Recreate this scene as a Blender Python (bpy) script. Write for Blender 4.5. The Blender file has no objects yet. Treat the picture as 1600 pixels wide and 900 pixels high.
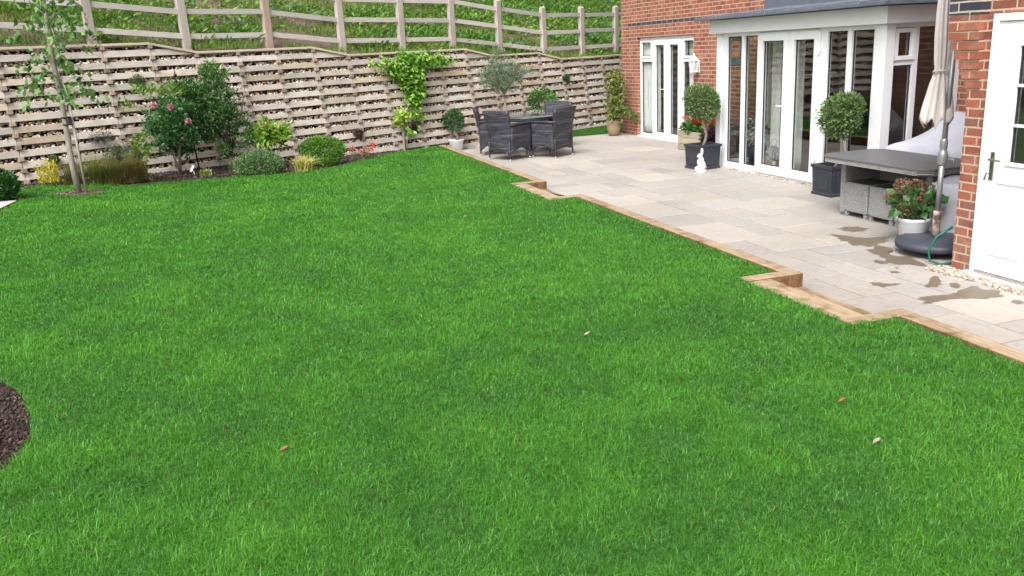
import bpy, math, random
import numpy as np
from mathutils import Matrix, Vector
random.seed(7)
RNG = np.random.default_rng(7)
SC = bpy.context.scene
COL = SC.collection
R = math.radians

# ------------------------------------------------------------------ terrain levels
def lawn_z(x):
    return .13 + .05 * np.clip(4.1 - np.asarray(x, float), 0, 10.5)

WA = R(26)                                   # heading of the timber retaining wall
WD = np.array([math.cos(WA), math.sin(WA), 0.])
WN = np.array([-math.sin(WA), math.cos(WA), 0.])
WP = np.array([4.76, 17.7, 0.])
BAT = .15
def wallp(s, z, off=0.):                     # point on the leaning wall face
    return WP + WD * s + WN * (off + BAT * z) + np.array([0, 0, z])
CAPS = [(-16., -12.4, 2.70), (-12.4, -9.2, 2.535), (-9.2, -5.95, 2.365), (-5.95, -2.95, 2.197), (-2.95, .62, 2.03), (.62, 2.72, 1.862), (2.72, 7.4, 1.694)]
def cap_z(s):
    s = np.asarray(s, float); z = np.full(s.shape, 2.70)
    for a, b, h in CAPS: z = np.where(s >= a, h, z)
    return z

# ------------------------------------------------------------------ value noise
_L = RNG.random((64, 64))
def vn(x, y, sc, seed=0):
    x = np.asarray(x, float) * sc + seed * 7.31; y = np.asarray(y, float) * sc + seed * 3.77
    xi = np.floor(x).astype(int); yi = np.floor(y).astype(int)
    fx = x - xi; fy = y - yi; fx = fx * fx * (3 - 2 * fx); fy = fy * fy * (3 - 2 * fy)
    g = lambda a, b: _L[a % 64, b % 64]
    return (g(xi, yi) * (1 - fx) + g(xi + 1, yi) * fx) * (1 - fy) + (g(xi, yi + 1) * (1 - fx) + g(xi + 1, yi + 1) * fx) * fy
def inpoly(x, y, poly):
    x = np.asarray(x); y = np.asarray(y); r = np.zeros(x.shape, bool); n = len(poly)
    for i in range(n):
        x1, y1 = poly[i]; x2, y2 = poly[(i + 1) % n]
        if y1 == y2: continue
        c = ((y1 > y) != (y2 > y)) & (x < (x2 - x1) * (y - y1) / (y2 - y1) + x1)
        r ^= c
    return r

# ------------------------------------------------------------------ materials
def _new(name):
    m = bpy.data.materials.new(name); m.use_nodes = True
    nt = m.node_tree
    return m, nt, nt.nodes['Principled BSDF'], nt.nodes['Material Output']
def N(nt, t, **kw):
    n = nt.nodes.new(t)
    for k, v in kw.items():
        if k in n.inputs: n.inputs[k].default_value = v
        else: setattr(n, k, v)
    return n
def mixc(nt, a, b, fac, mode='MIX'):
    n = nt.nodes.new('ShaderNodeMix'); n.data_type = 'RGBA'; n.blend_type = mode
    for s, v in ((n.inputs[0], fac), (n.inputs[6], a), (n.inputs[7], b)):
        if hasattr(v, 'is_linked') or isinstance(v, bpy.types.NodeSocket): nt.links.new(v, s)
        elif isinstance(v, (tuple, list)): s.default_value = (*v[:3], 1)
        else: s.default_value = v
    return n.outputs[2]
def ramp(nt, src, stops):
    n = nt.nodes.new('ShaderNodeValToRGB'); e = n.color_ramp.elements
    while len(e) < len(stops): e.new(.5)
    for i, (p, c) in enumerate(stops):
        e[i].position = p; e[i].color = (*c, 1) if isinstance(c, tuple) else (c, c, c, 1)
    nt.links.new(src, n.inputs[0]); return n.outputs[0]
def bump(nt, P, h, strength=.3, dist=.01):
    b = N(nt, 'ShaderNodeBump', Strength=strength, Distance=dist)
    nt.links.new(h, b.inputs['Height']); nt.links.new(b.outputs[0], P.inputs['Normal']); return b
def noise(nt, scale, detail=4, vec=None, rough=.55):
    n = N(nt, 'ShaderNodeTexNoise', Scale=scale, Detail=detail, Roughness=rough)
    if vec is not None: nt.links.new(vec, n.inputs['Vector'])
    return n.outputs['Fac']
def objco(nt, scale=None):
    c = nt.nodes.new('ShaderNodeTexCoord').outputs['Object']
    if scale:
        mp = nt.nodes.new('ShaderNodeMapping'); mp.inputs['Scale'].default_value = scale
        nt.links.new(c, mp.inputs[0]); return mp.outputs[0]
    return c
def mat(name, col, col2=None, rough=.6, scale=8, det=5, tint=False, bmp=0, bscale=60, bdist=.004, metal=0, spec=.5, stretch=None, sharp=.25):
    m, nt, P, O = _new(name)
    v = objco(nt, stretch)
    f = noise(nt, scale, det, v)
    f = ramp(nt, f, [(.5 - sharp, 0.), (.5 + sharp, 1.)])
    c = mixc(nt, col, col2 or tuple(x * .8 for x in col), f)
    if tint:
        a = N(nt, 'ShaderNodeAttribute', attribute_name='tint')
        c = mixc(nt, c, a.outputs['Color'], 1., 'MULTIPLY')
    nt.links.new(c, P.inputs['Base Color'])
    P.inputs['Roughness'].default_value = rough; P.inputs['Metallic'].default_value = metal
    P.inputs['Specular IOR Level'].default_value = spec
    if bmp: bump(nt, P, noise(nt, bscale, 4, v), bmp, bdist)
    return m
def leafmat(name, rough=.5, trans=.3, spec=.35):
    m, nt, P, O = _new(name)
    a = N(nt, 'ShaderNodeAttribute', attribute_name='tint')
    nt.links.new(a.outputs['Color'], P.inputs['Base Color'])
    P.inputs['Roughness'].default_value = rough; P.inputs['Specular IOR Level'].default_value = spec
    t = nt.nodes.new('ShaderNodeBsdfTranslucent')
    cc = mixc(nt, a.outputs['Color'], (1.3, 1.4, .6), 1., 'MULTIPLY')
    nt.links.new(cc, t.inputs[0])
    mx = nt.nodes.new('ShaderNodeMixShader'); mx.inputs[0].default_value = trans
    nt.links.new(P.outputs[0], mx.inputs[1]); nt.links.new(t.outputs[0], mx.inputs[2]); nt.links.new(mx.outputs[0], O.inputs[0])
    return m
def wood(name, c1, c2, axis='x', rough=.75, knots=True, stain=0., stc=(.5, .38, .26)):
    # grain runs along the given axis
    m, nt, P, O = _new(name)
    st = {'x': (1.2, 28, 28), 'y': (28, 1.2, 28), 'z': (28, 28, 1.2), 'w': (2.5, 2.5, 45)}[axis]
    v = objco(nt, st)
    g = noise(nt, 1.6, 6, v, .65)
    c = mixc(nt, c1, c2, ramp(nt, g, [(.35, 0.), (.68, 1.)]))
    big = noise(nt, 1.7, 3, objco(nt))
    c = mixc(nt, c, tuple(x * .72 for x in c2), ramp(nt, big, [(.52, 0.), (.78, .5)]))
    if stain:
        s1 = noise(nt, 5.5, 5, objco(nt), .7); c = mixc(nt, c, stc, ramp(nt, s1, [(.48, 0.), (.66, stain)]), 'MULTIPLY')
    if knots:
        vo = N(nt, 'ShaderNodeTexVoronoi', Scale=2.3); nt.links.new(objco(nt), vo.inputs['Vector'])
        c = mixc(nt, c, tuple(x * .3 for x in c2), ramp(nt, vo.outputs['Distance'], [(.03, .8), (.07, 0.)]))
    if stain > .8:     # side faces multiplied to a darker brown by normal, upper faces left paler
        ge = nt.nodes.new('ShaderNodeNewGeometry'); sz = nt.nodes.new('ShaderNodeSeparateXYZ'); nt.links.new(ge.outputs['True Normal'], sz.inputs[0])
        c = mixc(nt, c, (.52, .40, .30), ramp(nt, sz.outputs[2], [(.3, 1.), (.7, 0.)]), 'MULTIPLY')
    a = N(nt, 'ShaderNodeAttribute', attribute_name='tint')
    c = mixc(nt, c, a.outputs['Color'], 1., 'MULTIPLY')
    nt.links.new(c, P.inputs['Base Color']); P.inputs['Roughness'].default_value = rough
    P.inputs['Specular IOR Level'].default_value = .25
    bump(nt, P, g, .35, .004)
    return m
def brickmat(name, side=False, blue=False):
    m, nt, P, O = _new(name)
    o = objco(nt); sp = nt.nodes.new('ShaderNodeSeparateXYZ'); nt.links.new(o, sp.inputs[0])
    cb = nt.nodes.new('ShaderNodeCombineXYZ')
    nt.links.new(sp.outputs[0 if side else 1], cb.inputs[0]); nt.links.new(sp.outputs[2], cb.inputs[1])
    # slight waviness of the courses
    wv = N(nt, 'ShaderNodeTexNoise', Scale=9., Detail=2.); nt.links.new(o, wv.inputs['Vector'])
    vm = N(nt, 'ShaderNodeVectorMath', operation='SCALE'); vm.inputs['Scale'].default_value = .008
    nt.links.new(wv.outputs['Color'], vm.inputs[0])
    va = N(nt, 'ShaderNodeVectorMath', operation='ADD'); nt.links.new(cb.outputs[0], va.inputs[0]); nt.links.new(vm.outputs[0], va.inputs[1])
    def bt(c1, c2, mo):
        b = nt.nodes.new('ShaderNodeTexBrick'); b.offset = .5
        for k, vv in (('Scale', 1.), ('Mortar Size', .0078), ('Mortar Smooth', .25), ('Bias', 0.), ('Brick Width', .225), ('Row Height', .075)): b.inputs[k].default_value = vv
        b.inputs['Color1'].default_value = (*c1, 1); b.inputs['Color2'].default_value = (*c2, 1); b.inputs['Mortar'].default_value = (*mo, 1)
        nt.links.new(va.outputs[0], b.inputs['Vector']); return b
    if blue: b = bt((.035, .04, .06), (.06, .06, .08), (.5, .42, .32))
    else: b = bt((.345, .108, .064), (.20, .066, .045), (.5, .4, .3))
    c = b.outputs['Color']
    n1 = noise(nt, 5, 3, o); n2 = noise(nt, 60, 4, o)
    if not blue:
        pale = mixc(nt, c, (.50, .27, .19), ramp(nt, n1, [(.45, 0.), (.72, .45)]))
        dk = N(nt, 'ShaderNodeTexNoise', Scale=3.2, Detail=1.); nt.links.new(va.outputs[0], dk.inputs['Vector'])
        c = mixc(nt, pale, (.20, .11, .085), ramp(nt, dk.outputs['Fac'], [(.58, 0.), (.68, .55)]))
        mor = mixc(nt, (.52, .42, .31), (.40, .30, .22), n1)
        c = mixc(nt, c, mor, b.outputs['Fac'])
    c = mixc(nt, c, (.5, .5, .5), .0)
    c = mixc(nt, c, ramp(nt, n2, [(.3, .7), (.7, 1.15)]), .8, 'MULTIPLY')
    nt.links.new(c, P.inputs['Base Color']); P.inputs['Roughness'].default_value = .45 if blue else .88
    P.inputs['Specular IOR Level'].default_value = .3
    inv = N(nt, 'ShaderNodeMath', operation='MULTIPLY_ADD'); inv.inputs[1].default_value = -1.; 
    nt.links.new(b.outputs['Fac'], inv.inputs[0]); nt.links.new(n2, inv.inputs[2])
    bump(nt, P, inv.outputs[0], .6, .006)
    return m
def weave(name, c1, c2, w=.045, h=.014, rough=.55, streak=.7):
    m, nt, P, O = _new(name)
    o = objco(nt); sp = nt.nodes.new('ShaderNodeSeparateXYZ'); nt.links.new(o, sp.inputs[0])
    ad = N(nt, 'ShaderNodeMath', operation='ADD'); nt.links.new(sp.outputs[0], ad.inputs[0]); nt.links.new(sp.outputs[1], ad.inputs[1])
    cb = nt.nodes.new('ShaderNodeCombineXYZ'); nt.links.new(ad.outputs[0], cb.inputs[0]); nt.links.new(sp.outputs[2], cb.inputs[1])
    b = nt.nodes.new('ShaderNodeTexBrick'); b.offset = .5
    for k, vv in (('Scale', 1.), ('Mortar Size', .0022), ('Mortar Smooth', .6), ('Bias', 0.), ('Brick Width', w), ('Row Height', h)): b.inputs[k].default_value = vv
    b.inputs['Color1'].default_value = (*c1, 1); b.inputs['Color2'].default_value = (*c2, 1); b.inputs['Mortar'].default_value = (*[x * .18 for x in c1], 1)
    nt.links.new(cb.outputs[0], b.inputs['Vector'])
    st = noise(nt, 1., 3, objco(nt, (2, 2, 34)))
    c = mixc(nt, b.outputs['Color'], tuple(min(1, x * 2.1) for x in c2), ramp(nt, st, [(.5, 0.), (.66, streak)]))
    nt.links.new(c, P.inputs['Base Color']); P.inputs['Roughness'].default_value = rough
    inv = N(nt, 'ShaderNodeMath', operation='SUBTRACT'); inv.inputs[0].default_value = 1.; nt.links.new(b.outputs['Fac'], inv.inputs[1])
    bump(nt, P, inv.outputs[0], .8, .004)
    return m
def glassmat(name, ior=2.5, tintc=(.86, .9, .9)):
    m, nt, P, O = _new(name); nt.nodes.remove(P)
    t = N(nt, 'ShaderNodeBsdfTransparent'); t.inputs[0].default_value = (*tintc, 1)
    g = N(nt, 'ShaderNodeBsdfGlossy', Roughness=.015)
    ge = nt.nodes.new('ShaderNodeNewGeometry'); dt = N(nt, 'ShaderNodeVectorMath', operation='DOT_PRODUCT'); nt.links.new(ge.outputs['Normal'], dt.inputs[0]); nt.links.new(ge.outputs['Incoming'], dt.inputs[1])
    ab = N(nt, 'ShaderNodeMath', operation='ABSOLUTE'); nt.links.new(dt.outputs['Value'], ab.inputs[0])
    om = N(nt, 'ShaderNodeMath', operation='SUBTRACT'); om.inputs[0].default_value = 1.; nt.links.new(ab.outputs[0], om.inputs[1])
    pw = N(nt, 'ShaderNodeMath', operation='POWER'); nt.links.new(om.outputs[0], pw.inputs[0]); pw.inputs[1].default_value = 4.
    f = N(nt, 'ShaderNodeMath', operation='MULTIPLY_ADD'); nt.links.new(pw.outputs[0], f.inputs[0]); f.inputs[1].default_value = .8; f.inputs[2].default_value = .17
    wv = noise(nt, 2.2, 1, objco(nt)); b = N(nt, 'ShaderNodeBump', Strength=.12, Distance=.01); nt.links.new(wv, b.inputs['Height']); nt.links.new(b.outputs[0], g.inputs['Normal'])
    mx = nt.nodes.new('ShaderNodeMixShader'); nt.links.new(f.outputs[0], mx.inputs[0]); nt.links.new(t.outputs[0], mx.inputs[1]); nt.links.new(g.outputs[0], mx.inputs[2])
    nt.links.new(mx.outputs[0], O.inputs[0]); return m

M = {}
M['brick'] = brickmat('brick_front'); M['brick_side'] = brickmat('brick_side', True); M['brick_blue'] = brickmat('brick_blue', False, True)
M['upvc'] = mat('white_frame', (.74, .75, .77), (.68, .69, .71), .32, 3, spec=.5)
M['white_door'] = mat('white_door', (.77, .78, .80), (.72, .73, .75), .35, 2)
M['gasket'] = mat('gasket', (.02, .02, .022), None, .6)
M['glass'] = glassmat('glass')
M['lead'] = mat('lead', (.13, .145, .18), (.09, .10, .13), .5, 5, bmp=.2, bscale=14)
M['room'] = mat('room_plaster', (.42, .40, .37), (.38, .36, .33), .9)
M['roomfloor'] = mat('room_floor', (.12, .10, .085), (.09, .075, .06), .5)
M['curtain'] = mat('curtain', (.84, .84, .80), (.7, .7, .66), .95, 20)
M['tile'] = mat('roof_tiles', (.10, .06, .05), (.07, .045, .04), .85)
M['grass'] = leafmat('grass_blades', .5, .28, .25)
M['leaf'] = leafmat('leaves', .45, .28, .4)
M['petal'] = leafmat('petals', .6, .3, .2)
M['bark'] = mat('bark', (.33, .30, .26), (.16, .13, .10), .85, 12, stretch=(4, 4, 1), bmp=.5, bscale=30)
M['darkbark'] = mat('dark_bark', (.10, .075, .05), (.05, .04, .03), .9, 15, bmp=.5, bscale=40)
M['stone'] = mat('gravel_stones', (1., 1., 1.), (.72, .70, .66), .75, 30, tint=True)
M['plank'] = wood('weathered_plank', (.57, .525, .47), (.41, .37, .33), 'w', stain=.55, stc=(.66, .60, .48))
M['header'] = wood('weathered_end_grain', (.30, .235, .195), (.19, .145, .12), 'z')
M['coping'] = wood('coping', (.62, .54, .43), (.46, .39, .31), 'w')
M['fence'] = wood('fence_timber', (.51, .475, .45), (.37, .34, .32), 'w')
M['post'] = wood('fence_post_timber', (.42, .375, .34), (.30, .26, .235), 'z')
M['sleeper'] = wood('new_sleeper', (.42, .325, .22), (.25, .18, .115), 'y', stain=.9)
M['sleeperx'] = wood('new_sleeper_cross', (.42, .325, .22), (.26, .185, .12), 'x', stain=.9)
M['trough'] = wood('old_trough_timber', (.42, .37, .27), (.25, .21, .15), 'w')
M['soil'] = mat('bark_mulch_soil', (.085, .05, .04), (.03, .02, .017), .95, 30, bmp=1, bscale=45, bdist=.03)
M['mulch'] = mat('mulch_chip', (1., 1., 1.), (.7, .7, .7), .95, 20, tint=True)
M['clay_hill'] = mat('hill_soil', (.15, .10, .07), (.075, .05, .035), .95, 2.5, bmp=1, bscale=10, bdist=.06)
M['dirtgrass'] = mat('lawn_thatch', (.06, .19, .02), (.04, .12, .015), .95, 5, det=8, bmp=.8, bscale=120, bdist=.02)
M['ground'] = mat('meadow_ground', (.07, .14, .03), (.045, .09, .02), .95, .6, det=8)
M['lead_pot'] = mat('lead_look_planter', (.032, .036, .048), (.02, .023, .031), .48, 9, bmp=.15, bscale=60)
M['terracotta'] = mat('terracotta', (.26, .155, .095), (.22, .18, .11), .8, 10)
M['whitepot'] = mat('white_pot', (.74, .75, .76), (.66, .67, .67), .45, 6)
M['statue'] = mat('painted_stone', (.70, .70, .66), (.50, .50, .46), .8, 25, bmp=.5, bscale=50, bdist=.006)
M['rattan_d'] = weave('charcoal_rattan', (.014, .014, .019), (.050, .050, .066), w=.06, h=.02, streak=.8)
M['rattan_l'] = weave('grey_rattan', (.27, .27, .268), (.38, .38, .375), .03, .012, streak=.05)
M['chrome'] = mat('metal', (.6, .6, .62), None, .25, metal=1)
M['dmetal'] = mat('dark_metal', (.03, .03, .035), None, .4, metal=.6)
M['tableglass'] = mat('smoked_glass', (.09, .10, .11), (.06, .07, .08), .07, 2, spec=.8)
M['tabletop'] = mat('grey_table_board', (.145, .145, .15), (.115, .115, .12), .5, 14)
M['cover'] = mat('furniture_cover', (.56, .56, .62), (.50, .50, .56), .75, 3, bmp=.35, bscale=7, bdist=.05)
M['canvas'] = mat('canopy_canvas', (.55, .50, .49), (.46, .41, .40), .9, 8, stretch=(6, 6, .6), bmp=.2, bscale=120)
M['greyalu'] = mat('grey_aluminium', (.36, .37, .38), None, .35, metal=.5)
M['rust'] = mat('rusty_sleeve', (.45, .36, .30), (.06, .035, .025), .75, 7, sharp=.06)
M['baseplastic'] = mat('base_plastic', (.05, .055, .075), (.04, .043, .058), .5, 8, bmp=.2, bscale=90)
M['hose'] = mat('green_hose', (.01, .12, .075), None, .4)
M['brass'] = mat('brass_handle', (.30, .32, .24), None, .3, metal=.9)
M['strap'] = mat('rubber_strap', (.015, .015, .015), None, .7)
M['bluetape'] = mat('blue_sticker', (.02, .12, .6), None, .5)
M['white'] = mat('white_enamel', (.82, .82, .83), (.76, .76, .77), .35, 4)
M['frost'] = mat('lamp_glass', (.5, .53, .55), (.4, .43, .45), .2)
M['wicker'] = mat('wicker', (.22, .12, .06), (.12, .06, .03), .8, 30, bmp=.6, bscale=60)
M['sill'] = mat('stone_sill', (.56, .47, .43), (.44, .36, .33), .8, 8, bmp=.3)
M['mortar'] = mat('paving_joint', (.25, .21, .17), (.13, .11, .09), .95, 9)
M['pathstone'] = mat('path_stone', (.55, .48, .42), (.45, .39, .34), .85, 6)

def pavemat():
    m, nt, P, O = _new('sandstone_paving')
    a = N(nt, 'ShaderNodeAttribute', attribute_name='tint'); o = objco(nt)
    n1 = noise(nt, 2.6, 6, o, .6); n2 = noise(nt, 14, 5, o); n3 = noise(nt, 70, 3, o)
    c = mixc(nt, a.outputs['Color'], (1.10, 1.05, .97), ramp(nt, n1, [(.35, 0.), (.7, .9)]), 'MULTIPLY')
    c = mixc(nt, c, (.78, .75, .74), ramp(nt, n2, [(.50, 0.), (.75, .75)]), 'MULTIPLY')
    n4 = noise(nt, .8, 4, o); c = mixc(nt, c, (.80, .80, .77), ramp(nt, n4, [(.45, 0.), (.7, .7)]), 'MULTIPLY')
    c = mixc(nt, c, (.86, .84, .82), ramp(nt, n3, [(.55, 0.), (.8, .5)]), 'MULTIPLY')
    nt.links.new(c, P.inputs['Base Color']); P.inputs['Roughness'].default_value = .62
    P.inputs['Specular IOR Level'].default_value = .4
    bump(nt, P, n2, .5, .012)
    return m
M['paving'] = pavemat()
def wetmat():
    m, nt, P, O = _new('wet_stone')
    o = objco(nt)
    c = mixc(nt, (.15, .118, .078), (.20, .16, .11), noise(nt, 7, 5, o))
    nt.links.new(c, P.inputs['Base Color']); P.inputs['Roughness'].default_value = .42
    P.inputs['Specular IOR Level'].default_value = .5
    a = N(nt, 'ShaderNodeAttribute', attribute_name='tint'); ad = N(nt, 'ShaderNodeMath', operation='MULTIPLY_ADD'); nt.links.new(noise(nt, 26, 5, o, .7), ad.inputs[0]); ad.inputs[1].default_value = 1.3
    nt.links.new(a.outputs['Fac'], ad.inputs[2]); al = ramp(nt, ad.outputs[0], [(.60, 0.), (1.05, .74)]); nt.links.new(al, P.inputs['Alpha'])
    return m
M['wet'] = wetmat()

# ------------------------------------------------------------------ mesh collector
class MB:
    def __init__(s): s.v = []; s.f = []; s.t = []; s.sm = []
    def add(s, verts, faces, tint=(1, 1, 1), smooth=False):
        b = len(s.v); s.v += [tuple(map(float, p)) for p in verts]
        s.t += [tint] * len(verts)
        for f in faces: s.f.append(tuple(i + b for i in f)); s.sm.append(smooth)
        return s
    def box(s, c, d, rz=0, tint=(1, 1, 1), mat3=None):
        hx, hy, hz = d[0] / 2, d[1] / 2, d[2] / 2; cs, sn = math.cos(rz), math.sin(rz); vs = []
        for z in (-hz, hz):
            for x, y in ((-hx, -hy), (hx, -hy), (hx, hy), (-hx, hy)):
                if mat3 is not None: p = mat3 @ np.array([x, y, z]); vs.append((c[0] + p[0], c[1] + p[1], c[2] + p[2]))
                else: vs.append((c[0] + x * cs - y * sn, c[1] + x * sn + y * cs, c[2] + z))
        return s.add(vs, [(0, 3, 2, 1), (4, 5, 6, 7), (0, 1, 5, 4), (1, 2, 6, 5), (2, 3, 7, 6), (3, 0, 4, 7)], tint)
    def bx(s, x0, x1, y0, y1, z0, z1, tint=(1, 1, 1)):
        return s.box(((x0 + x1) / 2, (y0 + y1) / 2, (z0 + z1) / 2), (abs(x1 - x0), abs(y1 - y0), abs(z1 - z0)), 0, tint)
    def bar(s, a, b, w, h, tint=(1, 1, 1)):   # board from a to b, width w across, height h up
        a = np.array(a, float); b = np.array(b, float); d = b - a; L = np.linalg.norm(d); d /= L
        up = np.array([0, 0, 1.]) if abs(d[2]) < .9 else np.array([1., 0, 0])
        sd = np.cross(d, up); sd /= np.linalg.norm(sd); up = np.cross(sd, d)
        return s.box((a + b) / 2, (L, w, h), 0, tint, np.column_stack([d, sd, up]))
    def tube(s, pts, rad, n=10, tint=(1, 1, 1), cap=True):
        pts = [np.array(p, float) for p in pts]; rr = rad if hasattr(rad, '__len__') else [rad] * len(pts)
        ref = np.array([.3, .9, .31]); vs = []; fs = []
        for i, p in enumerate(pts):
            d = pts[min(i + 1, len(pts) - 1)] - pts[max(i - 1, 0)]; d /= max(np.linalg.norm(d), 1e-9)
            a = np.cross(d, ref); a /= np.linalg.norm(a); b = np.cross(d, a)
            for k in range(n):
                t = 2 * math.pi * k / n; vs.append(p + rr[i] * (a * math.cos(t) + b * math.sin(t)))
        for i in range(len(pts) - 1):
            for k in range(n): fs.append((i * n + k, i * n + (k + 1) % n, (i + 1) * n + (k + 1) % n, (i + 1) * n + k))
        if cap: fs.append(tuple(range(n))[::-1]); fs.append(tuple((len(pts) - 1) * n + k for k in range(n)))
        return s.add(vs, fs, tint, True)
    def lathe(s, prof, c=(0, 0, 0), n=28, tint=(1, 1, 1), flat=False):
        vs = []; fs = []
        for r, z in prof:
            for k in range(n):
                t = 2 * math.pi * k / n; vs.append((c[0] + r * math.cos(t), c[1] + r * math.sin(t), c[2] + z))
        for i in range(len(prof) - 1):
            for k in range(n): fs.append((i * n + k, i * n + (k + 1) % n, (i + 1) * n + (k + 1) % n, (i + 1) * n + k))
        fs.append(tuple(range(n))[::-1]); fs.append(tuple((len(prof) - 1) * n + k for k in range(n)))
        return s.add(vs, fs, tint, not flat)
    def ell(s, c, r, n=14, m=9, tint=(1, 1, 1), tilt=None):
        vs = []; fs = []
        for i in range(m + 1):
            a = math.pi * i / m
            for k in range(n):
                b = 2 * math.pi * k / n; p = np.array([r[0] * math.sin(a) * math.cos(b), r[1] * math.sin(a) * math.sin(b), r[2] * math.cos(a)])
                if tilt is not None: p = tilt @ p
                vs.append(np.array(c) + p)
        for i in range(m):
            for k in range(n): fs.append((i * n + k, (i + 1) * n + k, (i + 1) * n + (k + 1) % n, i * n + (k + 1) % n))
        return s.add(vs, fs, tint, True)
    def panel(s, grid, th, tint=(1, 1, 1), smooth=True):
        # grid[i][j] points on the middle surface, thickened along its normals
        g = np.array(grid, float); du = np.gradient(g, axis=0); dv = np.gradient(g, axis=1)
        nn = np.cross(du, dv); nn /= np.maximum(np.linalg.norm(nn, axis=2, keepdims=True), 1e-9)
        A = g + nn * th / 2; B = g - nn * th / 2; a, b = g.shape[:2]; vs = list(A.reshape(-1, 3)) + list(B.reshape(-1, 3)); o = a * b; fs = []
        I = lambda i, j: i * b + j
        for i in range(a - 1):
            for j in range(b - 1):
                fs.append((I(i, j), I(i + 1, j), I(i + 1, j + 1), I(i, j + 1))); fs.append((o + I(i, j), o + I(i, j + 1), o + I(i + 1, j + 1), o + I(i + 1, j)))
        for i in range(a - 1):
            fs.append((I(i, 0), o + I(i, 0), o + I(i + 1, 0), I(i + 1, 0))); fs.append((I(i, b - 1), I(i + 1, b - 1), o + I(i + 1, b - 1), o + I(i, b - 1)))
        for j in range(b - 1):
            fs.append((I(0, j), I(0, j + 1), o + I(0, j + 1), o + I(0, j))); fs.append((I(a - 1, j), o + I(a - 1, j), o + I(a - 1, j + 1), I(a - 1, j + 1)))
        return s.add(vs, fs, tint, smooth)
    def build(s, name, m, parent=None, bevel=0, local=False, flip=False):
        return rawmesh(name, np.array(s.v), s.f, np.array(s.t), m, parent, bevel, s.sm, local)

def offs(p):
    o = Vector((0, 0, 0))
    while p is not None: o += p.location; p = p.parent
    return o
def rawmesh(name, V, F, T, m, parent=None, bevel=0, sm=None, local=False):
    me = bpy.data.meshes.new(name)
    V = np.asarray(V, np.float32).reshape(-1, 3)
    if parent is not None and not local: V = V - np.array(offs(parent), np.float32)
    if isinstance(F, np.ndarray):
        k = F.shape[1]; nf = F.shape[0]
        me.vertices.add(len(V)); me.vertices.foreach_set('co', V.ravel())
        me.loops.add(nf * k); me.loops.foreach_set('vertex_index', F.astype(np.int32).ravel())
        me.polygons.add(nf); me.polygons.foreach_set('loop_start', np.arange(0, nf * k, k, dtype=np.int32))
        me.update(calc_edges=True)
    else:
        me.from_pydata(V.tolist(), [], F); me.update()
    if sm is not None and len(me.polygons) == len(sm): me.polygons.foreach_set('use_smooth', sm)
    if T is not None:
        a = me.color_attributes.new('tint', 'FLOAT_COLOR', 'POINT')
        c = np.ones((len(V), 4), np.float32); c[:, :3] = T; a.data.foreach_set('color', c.ravel())
    o = bpy.data.objects.new(name, me); COL.objects.link(o); me.materials.append(m)
    if parent is not None: o.parent = parent
    if bevel:
        b = o.modifiers.new('bevel', 'BEVEL'); b.width = bevel; b.segments = 2; b.limit_method = 'ANGLE'
    return o
def tag(o, label=None, cat=None, group=None, kind=None):
    if label: o['label'] = label
    if cat: o['category'] = cat
    if group: o['group'] = group
    if kind: o['kind'] = kind
    return o
def empty(name, loc, label, cat, group=None, rz=0):
    o = bpy.data.objects.new(name, None); COL.objects.link(o); o.location = loc; o.rotation_euler = (0, 0, rz)
    o.empty_display_size = .1
    return tag(o, label, cat, group)
def copy_tree(o, parent=None):
    c = o.copy(); COL.objects.link(c); c.parent = parent
    for ch in list(o.children): copy_tree(ch, c)
    return c

# ------------------------------------------------------------------ foliage
class Leaves:
    def __init__(s): s.V = []; s.F = []; s.T = []; s.n = 0
    def put(s, pos, d, L, W, tint, fold=.25, bend=.0):
        n = len(pos); d = d / np.maximum(np.linalg.norm(d, axis=1, keepdims=True), 1e-9)
        r = RNG.normal(size=(n, 3)); sd = np.cross(d, r); sd /= np.maximum(np.linalg.norm(sd, axis=1, keepdims=True), 1e-9)
        up = np.cross(sd, d)
        L = np.broadcast_to(np.asarray(L, float), (n,))[:, None]; W = np.broadcast_to(np.asarray(W, float), (n,))[:, None]
        mid = pos + d * L * .45
        a = pos; t = pos + d * L + up * L * bend; l = mid + sd * W / 2 + up * W * fold; rr = mid - sd * W / 2 + up * W * fold
        V = np.stack([a, l, t, rr], 1).reshape(-1, 3); b = s.n + 4 * np.arange(n)
        F = np.concatenate([np.stack([b, b + 2, b + 1], 1), np.stack([b, b + 3, b + 2], 1)])
        s.V.append(V); s.F.append(F); s.T.append(np.repeat(tint, 4, 0)); s.n += 4 * n; return s
    def build(s, name, m, parent=None):
        return rawmesh(name, np.concatenate(s.V), np.concatenate(s.F), np.concatenate(s.T), m, parent)
def tints(n, cols, var=.25):
    c = np.array(cols)[RNG.integers(0, len(cols), n)]
    return np.clip(c * (1 + RNG.normal(0, var, (n, 1))) * (1 + RNG.normal(0, .05, (n, 3))), .002, 1)
def sph(n):
    v = RNG.normal(size=(n, 3)); return v / np.linalg.norm(v, axis=1, keepdims=True)
def ball(lv, n, c, r, cols, L, W, rough=.12, shell=.35, var=.22, up=.3):
    # a clipped bush: leaves fill the outer shell of an uneven ellipsoid
    u = sph(n); k = sph(9)
    bump_ = sum(np.clip(u @ q, 0, 1)[:, None] ** 4 for q in k) * rough - rough * .4
    rad = (1 - shell * RNG.random((n, 1)) ** 1.6 + bump_ + RNG.normal(0, rough * .3, (n, 1)))
    p = np.array(c) + u * rad * np.array(r)
    d = u + RNG.normal(0, .7, (n, 3)) + np.array([0, 0, up])
    lv.put(p, d, L * RNG.uniform(.7, 1.3, n), W * RNG.uniform(.7, 1.2, n), tints(n, cols, var))
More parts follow.
